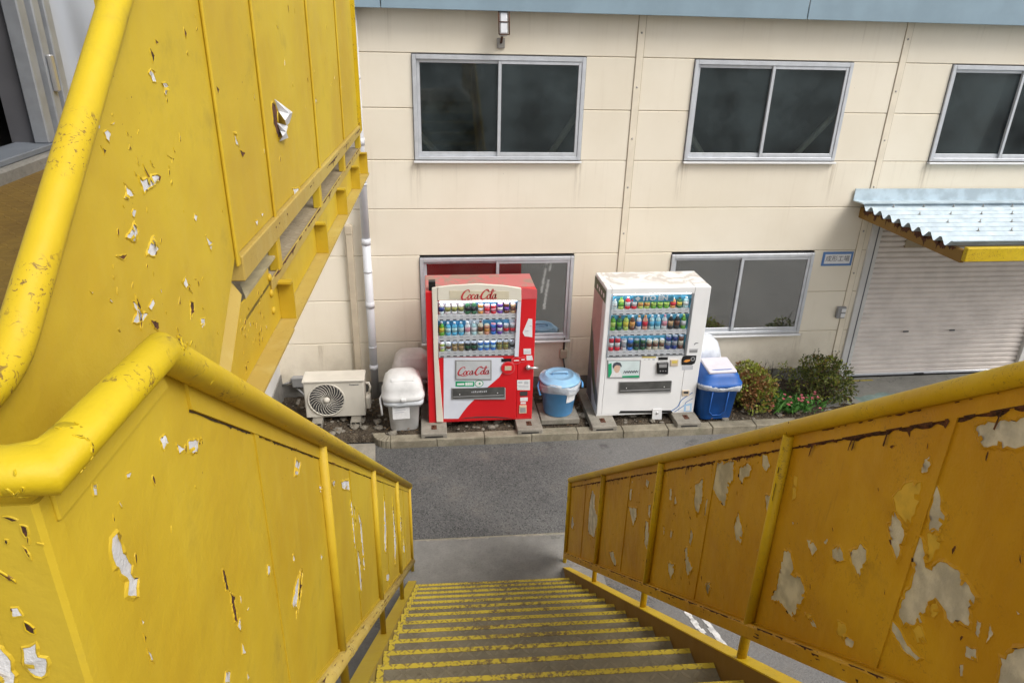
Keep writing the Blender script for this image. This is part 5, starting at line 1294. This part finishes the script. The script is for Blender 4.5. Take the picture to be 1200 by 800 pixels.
# right railing
rr_=sthing('stair_railing','ochre panelled stair railing on the right with large grey peeled patches','railing',UR,5.2,0,'railings of the stairs')
TF=1.112
tf=lambda a,c,h:(TF-h,a,c)
b=B(); pE=(UR,-2.0,nose(.862)+1.095);pF=(UR,.862,nose(.862)+1.095);pG=(UR,5.38,nose(5.38)+1.095)
b.tube([pE]+arc_corner(pE,pF,pG,3,.03)+[pG],RR,'y_railr',20); smake(b,'handrail',rr_)
RPOST=[.74,1.888,3.03,4.18,5.36]
RPATCH=[[(4.539,1.460),(4.437,1.482),(4.417,1.380),(4.258,1.377),(4.232,1.239),(4.299,1.302),(4.348,1.143),(4.524,1.031),(4.581,1.053),(4.591,1.292)],[(5.235,0.692),(5.126,0.664),(5.133,0.582),(5.239,0.522)],[(3.572,2.171),(3.519,2.200),(3.521,2.115),(3.555,2.098)],[(3.551,2.041),(3.382,2.162),(3.373,2.111),(3.419,1.999),(3.485,2.023)],[(3.283,2.441),(3.222,2.470),(3.234,2.415),(3.277,2.400)],[(3.191,2.331),(3.148,2.367),(3.142,2.268),(3.180,2.278)],[(3.203,2.212),(3.149,2.248),(3.098,2.155),(3.115,2.076),(3.178,2.071)],
[(2.903,2.655),(2.870,2.672),(2.858,2.612),(2.888,2.597)],[(2.821,2.673),(2.778,2.659),(2.810,2.618)],[(2.598,2.894),(2.519,2.981),(2.490,2.888),(2.526,2.772),(2.574,2.812)],[(2.451,2.923),(2.416,2.943),(2.408,2.902),(2.438,2.819),(2.452,2.868)],[(2.809,2.468),(2.777,2.487),(2.785,2.428),(2.811,2.424)],[(2.919,2.408),(2.891,2.401),(2.894,2.355)],[(2.566,2.672),(2.532,2.667),(2.532,2.602),(2.565,2.587)],[(2.596,2.535),(2.570,2.556),(2.534,2.508),(2.478,2.517),(2.517,2.425),(2.567,2.464)],[(2.791,2.273),(2.691,2.347),(2.685,2.303),(2.720,2.226),(2.767,2.243)],[(2.302,2.593),(2.262,2.600),(2.282,2.543),(2.314,2.550)],[(3.890,1.403),(3.777,1.491),(3.668,1.479),(3.727,1.416),(3.834,1.392)],
[(2.446,3.114),(2.258,3.251),(2.237,3.178),(2.266,3.124),(2.271,3.024),(2.354,3.004),(2.429,3.021)],[(2.208,3.249),(2.156,3.310),(2.115,3.325),(2.116,3.278),(2.159,3.239),(2.158,3.214),(2.190,3.211)],[(2.057,3.412),(2.018,3.432),(1.986,3.413),(2.006,3.376),(2.042,3.375)],[(1.983,3.292),(1.940,3.318),(1.930,3.278),(1.939,3.186),(1.953,3.248)],[(2.149,3.091),(2.113,3.059),(2.082,3.031),(2.080,2.991),(2.129,2.972),(2.166,3.004)],
[(1.790,3.208),(1.748,3.233),(1.720,3.205),(1.727,3.158),(1.667,3.207),(1.632,3.183),(1.629,3.139),(1.645,3.083),(1.661,3.049),(1.638,3.042),(1.689,3.032),(1.756,3.022),(1.799,2.979),(1.805,2.993),(1.785,3.038),(1.791,3.106)],[(1.686,3.342),(1.648,3.362),(1.624,3.356),(1.638,3.317),(1.670,3.327)],[(1.555,3.415),(1.525,3.451),(1.490,3.430),(1.524,3.391),(1.544,3.393)],[(1.479,3.470),(1.445,3.528),(1.420,3.526),(1.407,3.503),(1.419,3.464),(1.413,3.435),(1.458,3.448)],[(1.407,3.227),(1.397,3.238),(1.366,3.255),(1.364,3.231),(1.393,3.210)],[(2.325,2.572),(2.278,2.616),(2.275,2.540),(2.306,2.542)],[(1.786,3.333),(1.772,3.338),(1.776,3.324)],[(1.579,3.120),(1.563,3.137),(1.529,3.131),(1.553,3.114)],
[(1.203,4.028),(1.197,4.054),(1.159,4.081),(1.127,4.105),(1.073,4.139),(1.053,4.091),(1.104,4.052),(1.139,4.036),(1.169,4.016)],[(1.316,3.850),(1.317,3.886),(1.303,3.903),(1.293,3.886),(1.298,3.859)],[(1.262,3.856),(1.238,3.837),(1.222,3.808),(1.205,3.806),(1.208,3.761),(1.238,3.742),(1.252,3.785),(1.258,3.823)],[(1.366,3.656),(1.360,3.701),(1.341,3.693),(1.305,3.693),(1.306,3.629),(1.302,3.591),(1.336,3.616)],
[(1.264,3.704),(1.246,3.708),(1.211,3.655),(1.192,3.660),(1.184,3.690),(1.167,3.711),(1.127,3.724),(1.110,3.713),(1.086,3.715),(1.060,3.708),(1.058,3.690),(1.067,3.670),(1.051,3.633),(1.077,3.622),(1.098,3.595),(1.129,3.608),(1.158,3.612),(1.171,3.578),(1.172,3.513),(1.205,3.485),(1.219,3.464),(1.245,3.468),(1.253,3.486),(1.238,3.561),(1.239,3.618),(1.266,3.663)],[(1.257,3.438),(1.234,3.442),(1.198,3.431),(1.135,3.444),(1.149,3.423),(1.194,3.404),(1.250,3.413)],[(1.043,3.586),(1.016,3.605),(1.006,3.583),(1.034,3.564)],[(1.041,3.664),(1.028,3.668),(1.021,3.632),(1.031,3.632)],[(1.010,3.685),(0.994,3.672),(1.001,3.638)],[(0.940,3.573),(0.959,3.642),(0.944,3.679),(0.904,3.747),(0.867,3.661)],[(1.040,3.534),(1.031,3.544),(1.023,3.519),(1.030,3.511)],[(0.969,3.762),(0.956,3.766),(0.962,3.757)]]
RUNDER=[[(1.381,3.731),(1.352,3.792),(1.307,3.828),(1.295,3.784),(1.302,3.701),(1.353,3.702)],[(1.608,3.116),(1.567,3.146),(1.549,3.134),(1.572,3.115)],[(1.452,3.239),(1.414,3.262),(1.397,3.238),(1.409,3.213),(1.441,3.202)],[(1.242,3.728),(1.215,3.761),(1.190,3.750),(1.201,3.702),(1.209,3.667)],[(1.834,3.478),(1.811,3.489),(1.795,3.419),(1.815,3.394)],[(1.176,3.573),(1.157,3.609),(1.135,3.591),(1.149,3.560)],[(1.198,3.486),(1.174,3.517),(1.141,3.492),(1.166,3.465)]]
AVOID[:]=RPATCH+RUNDER
rq=random.Random(83)
for bi in range(4):
    v0,v1=RPOST[bi],RPOST[bi+1]; b=B()
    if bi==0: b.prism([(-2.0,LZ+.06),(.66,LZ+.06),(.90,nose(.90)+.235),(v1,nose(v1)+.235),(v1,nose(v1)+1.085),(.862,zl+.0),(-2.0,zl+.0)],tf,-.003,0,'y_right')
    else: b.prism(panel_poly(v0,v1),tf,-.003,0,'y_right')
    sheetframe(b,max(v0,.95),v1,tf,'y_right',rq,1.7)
    vm=(1.27,2.42,3.59,4.77)[bi]
    b.prism([(vm-.013,nose(vm-.013)+.262),(vm+.013,nose(vm+.013)+.262),(vm+.013,nose(vm+.013)+1.02),(vm-.013,nose(vm-.013)+1.02)],tf,.0002,.0045,'y_right')
    jag(b,(vm-.014,nose(vm)+.27),(vm-.014,nose(vm)+1.01),-.008,tf,.0012,'rust',rq,.75,step=.006,freq=14.); jag(b,(v0+.03,nose(v0)+.27),(v0+.03,nose(v0)+1.0),.009,tf,.0012,'rust',rq,.5); jag(b,(v1-.03,nose(v1)+.29),(v1-.03,nose(v1)+1.0),-.008,tf,.0012,'rust',rq,.5)
    for q in range(9):   # short ragged vertical cracks under the top bar
        x=rq.uniform(max(v0,1.0)+.05,v1-.05); jag(b,(x,nose(x)+1.02),(x+.004,nose(x)+1.02-rq.uniform(.02,.06)),.005,tf,.0058,'rust',rq,.8)
    inside=lambda x,y:max(v0,.9)+.05<x<v1-.05 and nose(x)+.30<y<nose(x)+.99
    cs=[]
    for p in RUNDER:
        c=cen(p)
        if v0<=c[0]<v1: peel(b,p,tf,'undercoat','y_right',rq,h=.0004,lift=.002)
    for p in RPATCH:
        c=cen(p)
        if v0<=c[0]<v1: peel(b,p,tf,'primer_g','y_right',rq,step=.010,amp=.005,lip=.010,lift=.006,h=.0010); cs.append(c)
    if cs: chips(b,cs,tf,'y_right',rq,34,.10,inside,'primer_g',.3)
    smake(b,'panel',rr_)
for v in RPOST:
    b=B(); zt=nose(v)+1.07 if v>.9 else zl; zb=nose(v)+.078 if v>.9 else LZ
    b.tube([(1.097,v,zb),(1.097,v,zt)],.0185,'y_railr',12)
    for q in range(3): 
        z=rq.uniform(zb+.25,zt-.1); jag(b,(v-.012,z),(v-.012,z+rq.uniform(.05,.2)),.01,lambda a,c,h:(1.097-.0188*math.cos(.4),a,c),0,'rust',rq,.5)
    smake(b,'post',rr_)
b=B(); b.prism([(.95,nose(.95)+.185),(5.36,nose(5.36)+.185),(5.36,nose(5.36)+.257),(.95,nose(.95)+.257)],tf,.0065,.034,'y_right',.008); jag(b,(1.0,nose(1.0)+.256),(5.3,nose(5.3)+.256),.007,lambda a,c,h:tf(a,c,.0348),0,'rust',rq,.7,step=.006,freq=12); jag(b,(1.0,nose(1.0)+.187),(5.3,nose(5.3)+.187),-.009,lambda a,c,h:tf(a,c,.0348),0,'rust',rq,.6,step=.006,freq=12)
for k_ in range(3):
    jag(b,(1.05,nose(1.05)+.215+k_*.014),(5.3,nose(5.3)+.215+k_*.014),.016,lambda a,c,h:tf(a,c,.0349),0,'rust',rq,.30,step=.006,freq=11)
smake(b,'bottom_rail',rr_)

# ---- upper flight and walkway
DZ=4.075; UU=-.53
def un(v): return 4.06+(v-1.77)*.79
wk=sthing('walkway','yellow steel walkway and upper flight with chequer plate deck over the alley','walkway',-1.2,3.2,DZ)
def wallu(v):   # u of the white building wall (X=-1.98) at v
    return (-1.98-v*math.sin(A))/math.cos(A)+.006
b=B(); b.prism([(-.531,1.78),(-.531,4.52),(-.80,4.52),(-.80,1.78)],lambda a,c,h:(a,c,h),DZ-.010,DZ,'deckplate'); b.prism([(-.8005,1.78),(-.8005,4.52),(wallu(4.52),4.52),(wallu(1.78),1.78)],lambda a,c,h:(a,c,h),DZ-.010,DZ,'deckyellow'); smake(b,'deck_plate',wk)
b=B(); b.box(-.5305,-.5235,2.06,4.52,DZ-.03,DZ+.007,'y_pale',.002); 
rw=random.Random(91); jag(b,(2.07,DZ+.006),(4.5,DZ+.006),.010,lambda a,c,h:(-.5229,a,c),0,'rust',rw,.7,step=.008,freq=14); jag(b,(2.07,-.53),(4.5,-.53),-.007,lambda a,c,h:(c,a,DZ+.0075),0,'rust',rw,.7,step=.008,freq=14); smake(b,'edge_angle',wk)
for i in range(5):
    v=.86+i*.235; z=LZ+.18*(i+1)
    if i==4: continue
    b=B(); b.box(-1.95,-.545,v,v+.25,z-.006,z,'deckyellow'); b.box(-1.95,-.545,v-.004,v,z-.05,z-.0065,'nosing'); smake(b,'tread',wk)
# edge beam web, flanges
b=B(); wf=lambda a,c,h:(h,a,c)
webpoly=[(4.52,3.924),(4.52,DZ-.012),(2.06,DZ-.012),(2.06,4.118),(1.80,4.118),(1.75,un(1.75)+.078),(1.25,un(1.25)+.078),(1.25,un(1.25)-.12),(1.62,3.924)]
b.prism(webpoly,wf,-.536,-.531,'y_left')
rb=random.Random(17); wfn=lambda a,c,h:(-.531+h,a,c)
for q in range(46): chips(b,[(rb.uniform(1.72,1.98),rb.uniform(3.95,4.09))],wfn,'y_left',rb,1,.02,lambda x,y:y<4.1 and 1.7<x<2.03,wp=.05,smin=.004,smax=.012)
smake(b,'beam_web',wk)
for z in (4.09,4.04,3.985):
    b=B(); b.ball((-.529,2.055,z),.012,'y_left',(.6,1,1)); smake(b,'bolt',wk)
b=B()
def flange(pts,th,u0,u1,m):
    n=len(pts)
    for i in range(n-1):
        (a,c),(d,e)=pts[i],pts[i+1]; b.prism([(a,c),(d,e),(d,e-th),(a,c-th)],wf,u0,u1,m)
for (q0,q1) in (((-.531,1.25,un(1.25)+.08),(-.531,1.772,un(1.772)+.08)),):
    a,c=Vector(q0),Vector(q1); w_=Vector((-.028,0,.045)); t_=Vector((-.004,0,-.006))
    b.face([a,c,c+w_,a+w_],'y_pale'); b.face([a+t_,c+t_,c+w_+t_,a+w_+t_],'y_pale'); b.face([a,c,c+t_,a+t_],'y_pale')
b.prism([(-.57,1.90),(-.565,2.165),(-.531,2.165),(-.531,1.80)],lambda a,c,h:(a,c,h),4.118,4.126,'tan')
smake(b,'top_flange',wk)
b=B(); flange([(1.45,3.923),(2.06,3.923)],.008,-.55,-.474,'y_pale'); flange([(2.0605,3.920),(4.53,3.920)],.008,-.55,-.480,'y_pale')
jag(b,(2.1,-.481),(4.5,-.481),-.02,lambda a,c,h:(c,a,3.9208),0,'rust',rb,.42,step=.008,freq=9)
smake(b,'bottom_flange',wk)
for v in (2.15,2.85,3.48,4.06,4.50):
    b=B(); b.box(-.5305,-.484,v-.004,v+.004,3.921,DZ-.031,'y_left'); b.box(-.5305,-.484,v-.03,v+.0,DZ-.0305,DZ-.024,'y_left'); smake(b,'stiffener',wk)
for v in (2.4,3.4,4.40):
    b=B(); b.prism([(-.5505,v-.04),(-.5505,v+.04),(wallu(v+.04),v+.04),(wallu(v-.04),v-.04)],lambda a,c,h:(a,c,h),3.92,DZ-.0105,'y_pale'); smake(b,'cross_beam',wk)
# railing of the walkway
wr=sthing('walkway_railing','tall yellow panelled railing of the upper walkway with scattered white paint chips','railing',UU,1.2,LZ)
def ur(v): return un(v)+1.113 if v<1.80 else un(1.80)+1.113
b=B(); ul=.80; zu=un(.79)+1.108
p0=(UU,.580,zc);p1=(UU,.80,zu);p2=(UU,1.80,ur(1.8));p3=(UU,4.53,ur(1.8)); p4=(-1.95,4.53,ur(1.8))
b.tube([p0]+arc_corner(p0,p1,p2,5,.07)+arc_corner(p1,p2,p3,4,.05)+arc_corner(p2,p3,p4,4,.05)+[p4],RR,'y_rail',20); b.ball(p0,RR,'y_rail'); smake(b,'handrail',wr)
uf=lambda a,c,h:(UU+.002+h,a,c)
b=B()
b.prism([(.60,un(.8)+.16),(.80,un(.80)+.185),(1.742,un(1.742)+.205),(1.755,un(1.755)+.205),(1.80,DZ+.175),(4.53,DZ+.135),(4.53,ur(1.8)),(1.80,ur(1.8)),(.80,zu),(.60,zu)],uf,-.004,0,'y_left')
# vertical fold ribs
for v in (1.755,2.19,3.04,3.83):
    b.prism([(v-.011,DZ+.15),(v+.011,DZ+.15),(v+.011,ur(1.8)-.02),(v-.011,ur(1.8)-.02)],uf,.0002,.009,'y_left',.003)
    jag(b,(v-.0125,DZ+.17),(v-.0125,5.15),-.002,uf,.0006,'crack',rw,.95)
b.prism([(4.50,DZ+.10),(4.535,DZ+.10),(4.535,ur(1.8)-.02),(4.50,ur(1.8)-.02)],uf,.0002,.02,'y_rail')
UW=[[(1.417,4.707),(1.426,4.697),(1.431,4.684),(1.413,4.685),(1.408,4.696),(1.401,4.702)],[(1.456,4.681),(1.475,4.680),(1.487,4.672),(1.467,4.657),(1.462,4.662),(1.467,4.672)],[(1.184,4.629),(1.198,4.632),(1.206,4.625),(1.195,4.611),(1.188,4.619)],[(1.169,4.641),(1.176,4.642),(1.173,4.636),(1.168,4.636)],[(1.214,4.637),(1.229,4.640),(1.224,4.635)],
[(1.278,4.542),(1.290,4.534),(1.311,4.534),(1.322,4.530),(1.341,4.532),(1.367,4.525),(1.359,4.519),(1.323,4.516),(1.304,4.514),(1.286,4.511),(1.283,4.526)],[(1.223,4.539),(1.236,4.528),(1.245,4.518),(1.218,4.517),(1.208,4.521),(1.219,4.525)],[(1.225,4.493),(1.233,4.497),(1.244,4.493),(1.233,4.483),(1.225,4.487)],[(1.515,4.418),(1.531,4.410),(1.520,4.400),(1.510,4.409)],
[(1.228,4.476),(1.233,4.465),(1.230,4.452),(1.219,4.444),(1.203,4.450),(1.186,4.461),(1.207,4.466)],[(1.247,4.411),(1.269,4.423),(1.296,4.433),(1.294,4.422),(1.306,4.405),(1.279,4.399),(1.259,4.411)],[(1.161,4.358),(1.175,4.347),(1.185,4.328),(1.208,4.316),(1.185,4.311),(1.148,4.325),(1.167,4.332)],[(1.217,4.326),(1.241,4.332),(1.245,4.322),(1.225,4.316)],[(1.386,4.313),(1.409,4.315),(1.415,4.295),(1.403,4.294)],[(1.451,4.206),(1.477,4.198),(1.468,4.185),(1.449,4.186)],[(1.561,4.358),(1.594,4.332),(1.583,4.315),(1.570,4.337)],[(1.036,4.423),(1.045,4.418),(1.041,4.416)],
[(2.486,4.262),(2.624,4.230),(2.520,4.225)],[(1.878,4.534),(1.913,4.492),(1.885,4.504)],[(1.971,4.282),(2.003,4.278),(1.986,4.265)],[(3.080,4.508),(3.120,4.487),(3.083,4.473)],[(3.837,4.496),(3.916,4.475),(3.875,4.464)],[(1.767,4.431),(1.791,4.426),(1.772,4.415)],[(2.042,4.285),(2.077,4.281),(2.054,4.273)]]
UD=[[(1.427,4.742),(1.445,4.728),(1.432,4.716),(1.427,4.735)],[(1.459,4.756),(1.478,4.750),(1.462,4.746)],[(1.627,4.774),(1.639,4.762),(1.632,4.752),(1.625,4.761)],[(1.628,4.730),(1.629,4.720),(1.622,4.725)],[(1.306,4.559),(1.327,4.531),(1.317,4.532),(1.307,4.548)],[(1.217,4.545),(1.235,4.532),(1.249,4.518),(1.240,4.523)],[(1.287,4.575),(1.290,4.558),(1.285,4.564)],[(1.340,4.559),(1.354,4.543),(1.343,4.549)],[(1.266,4.554),(1.273,4.545),(1.267,4.547)],[(1.164,4.612),(1.180,4.602),(1.170,4.597),(1.170,4.604)],[(1.266,4.620),(1.271,4.612),(1.265,4.614)],[(1.267,4.598),(1.272,4.589),(1.261,4.591)],[(1.424,4.554),(1.455,4.542),(1.440,4.536),(1.447,4.543)],[(1.461,4.563),(1.468,4.551),(1.463,4.552)],[(1.505,4.583),(1.507,4.566),(1.501,4.566)],[(1.230,4.477),(1.233,4.465),(1.226,4.462)],
[(1.176,4.365),(1.185,4.345),(1.189,4.327),(1.172,4.301),(1.173,4.320)],[(1.415,4.295),(1.432,4.271),(1.414,4.287)],[(1.411,4.263),(1.429,4.254),(1.424,4.240),(1.399,4.228)],[(1.313,4.229),(1.329,4.210),(1.342,4.182),(1.322,4.196)],[(1.214,4.303),(1.245,4.286),(1.238,4.271),(1.225,4.281)],[(1.138,4.444),(1.176,4.435),(1.163,4.430),(1.149,4.437)],[(1.912,4.485),(1.961,4.469),(1.926,4.460)],[(1.779,4.657),(1.810,4.638),(1.794,4.630)],[(1.361,4.290),(1.360,4.275),(1.352,4.280)]]
AVOID[:]=UW+UD
cs=[]
for p in UW: peel(b,p,uf,'primer','y_left',rw,lip=.007); cs.append(cen(p))
for p in UD: peel(b,p,uf,'rust','y_left',rw,lip=.006); cs.append(cen(p))
chips(b,cs,uf,'y_left',rw,70,.06,lambda x,y: .8<x<1.72 and un(x)+.25<y<un(x)+1.05,wp=.12,smin=.003,smax=.008)
chips(b,[(2.5,4.5),(2.9,4.6),(3.4,4.5)],uf,'y_left',rw,26,.2,lambda x,y:1.8<x<4.4 and DZ+.2<y<5.1,wp=.3)
# big curled flake with dark hollow behind it
hol=[(2.318,4.557),(2.363,4.548),(2.379,4.528),(2.372,4.498),(2.410,4.468),(2.364,4.441),(2.313,4.500),(2.313,4.531)]
peel(b,hol,uf,'rust','y_left',rw)
q=[(2.348,4.567),(2.397,4.546),(2.493,4.511),(2.536,4.472),(2.432,4.476),(2.365,4.501),(2.387,4.527)]; k=b.mi('primer'); c=cen(q)
vs=[b.bm.verts.new(uf(a,c2,.004+.022*(i%3)/2)) for i,(a,c2) in enumerate(q)]; cv=b.bm.verts.new(uf(c[0],c[1],.030))
for i in range(len(vs)): f=b.bm.faces.new([vs[i],vs[(i+1)%len(vs)],cv]); f.material_index=k
q=[(2.353,4.495),(2.432,4.476),(2.475,4.450),(2.422,4.440),(2.358,4.438),(2.341,4.456),(2.383,4.469)]; c=cen(q)
vs=[b.bm.verts.new(uf(a,c2,.003+.016*(i%2))) for i,(a,c2) in enumerate(q)]; cv=b.bm.verts.new(uf(c[0],c[1],.020))
for i in range(len(vs)): f=b.bm.faces.new([vs[i],vs[(i+1)%len(vs)],cv]); f.material_index=k
smake(b,'panel',wr)
b=B(); b.prism([(1.765,DZ+.105),(4.54,DZ+.085),(4.54,DZ+.132),(1.765,DZ+.172)],uf,-.03,.014,'y_pale',.003); jag(b,(1.8,DZ+.15),(4.5,DZ+.118),.03,lambda a,c,h:(UU+.0168,a,c),0,'rust',rw,.38,freq=3); smake(b,'bottom_rail',wr)
for v in (2.18,2.99,3.77,4.50):
    b=B(); b.box(UU-.022,UU+.010,v-.022,v+.022,DZ+.0005,DZ+.10,'y_left',.003); smake(b,'post',wr)
b=B(); b.prism([(-.52,DZ+.1),(-1.93,DZ+.1),(-1.93,ur(1.8)-.02),(-.52,ur(1.8)-.02)],lambda a,c,h:(a,4.535+h,c),0,.004,'y_left'); smake(b,'end_panel',wr)
for t in (stt,lr,rr_,wk,wr): del t['_off']

# ================================================================== camera and light
cd=bpy.data.cameras.new('camera'); co=bpy.data.objects.new('camera',cd); COL.objects.link(co)
Rv=Vector((0.9927420304282805,-0.11791582456753516,0.023645704423708853)); Uv=Vector((0.027013406545057385,0.41022791786056423,0.9115828713148453)); Fv=Vector((0.11719017402481569,0.9043278795460994,-0.4104358042224009))
mw=Matrix((Rv,Uv,-Fv)).transposed().to_4x4(); mw.translation=CAM; co.matrix_world=mw
cd.sensor_width=36; cd.lens=24.9244; cd.clip_start=.02; cd.clip_end=1000
S.camera=co
SUNV=Vector((.62,-.50,.95)).normalized()
sd=bpy.data.lights.new('sun','SUN'); sd.energy=1.3; sd.angle=math.radians(28); sd.color=(1,.965,.91)
so=bpy.data.objects.new('sun',sd); COL.objects.link(so); so.rotation_euler=SUNV.to_track_quat('Z','Y').to_euler(); so.location=(5,-5,12)
w=bpy.data.worlds.new('World'); S.world=w; w.use_nodes=True; nt=w.node_tree
bg=nt.nodes['Background']; sky=nt.nodes.new('ShaderNodeTexSky'); sky.sky_type='NISHITA'; sky.sun_disc=False
sky.sun_elevation=math.asin(SUNV.z); sky.sun_rotation=math.atan2(SUNV.x,SUNV.y); sky.dust_density=4.; sky.air_density=1.; sky.ozone_density=1.
hs=nt.nodes.new('ShaderNodeHueSaturation'); hs.inputs['Saturation'].default_value=.30; nt.links.new(sky.outputs[0],hs.inputs['Color']); nt.links.new(hs.outputs[0],bg.inputs[0]); bg.inputs[1].default_value=.13
S.view_settings.view_transform='Standard'; S.view_settings.look='None'; S.view_settings.exposure=.55; S.view_settings.gamma=1.
S.render.engine='CYCLES'
try:
    S.cycles.use_denoising=True; S.cycles.denoiser='OPENIMAGEDENOISE'
except Exception: pass
S.cycles.max_bounces=8; S.cycles.transparent_max_bounces=12
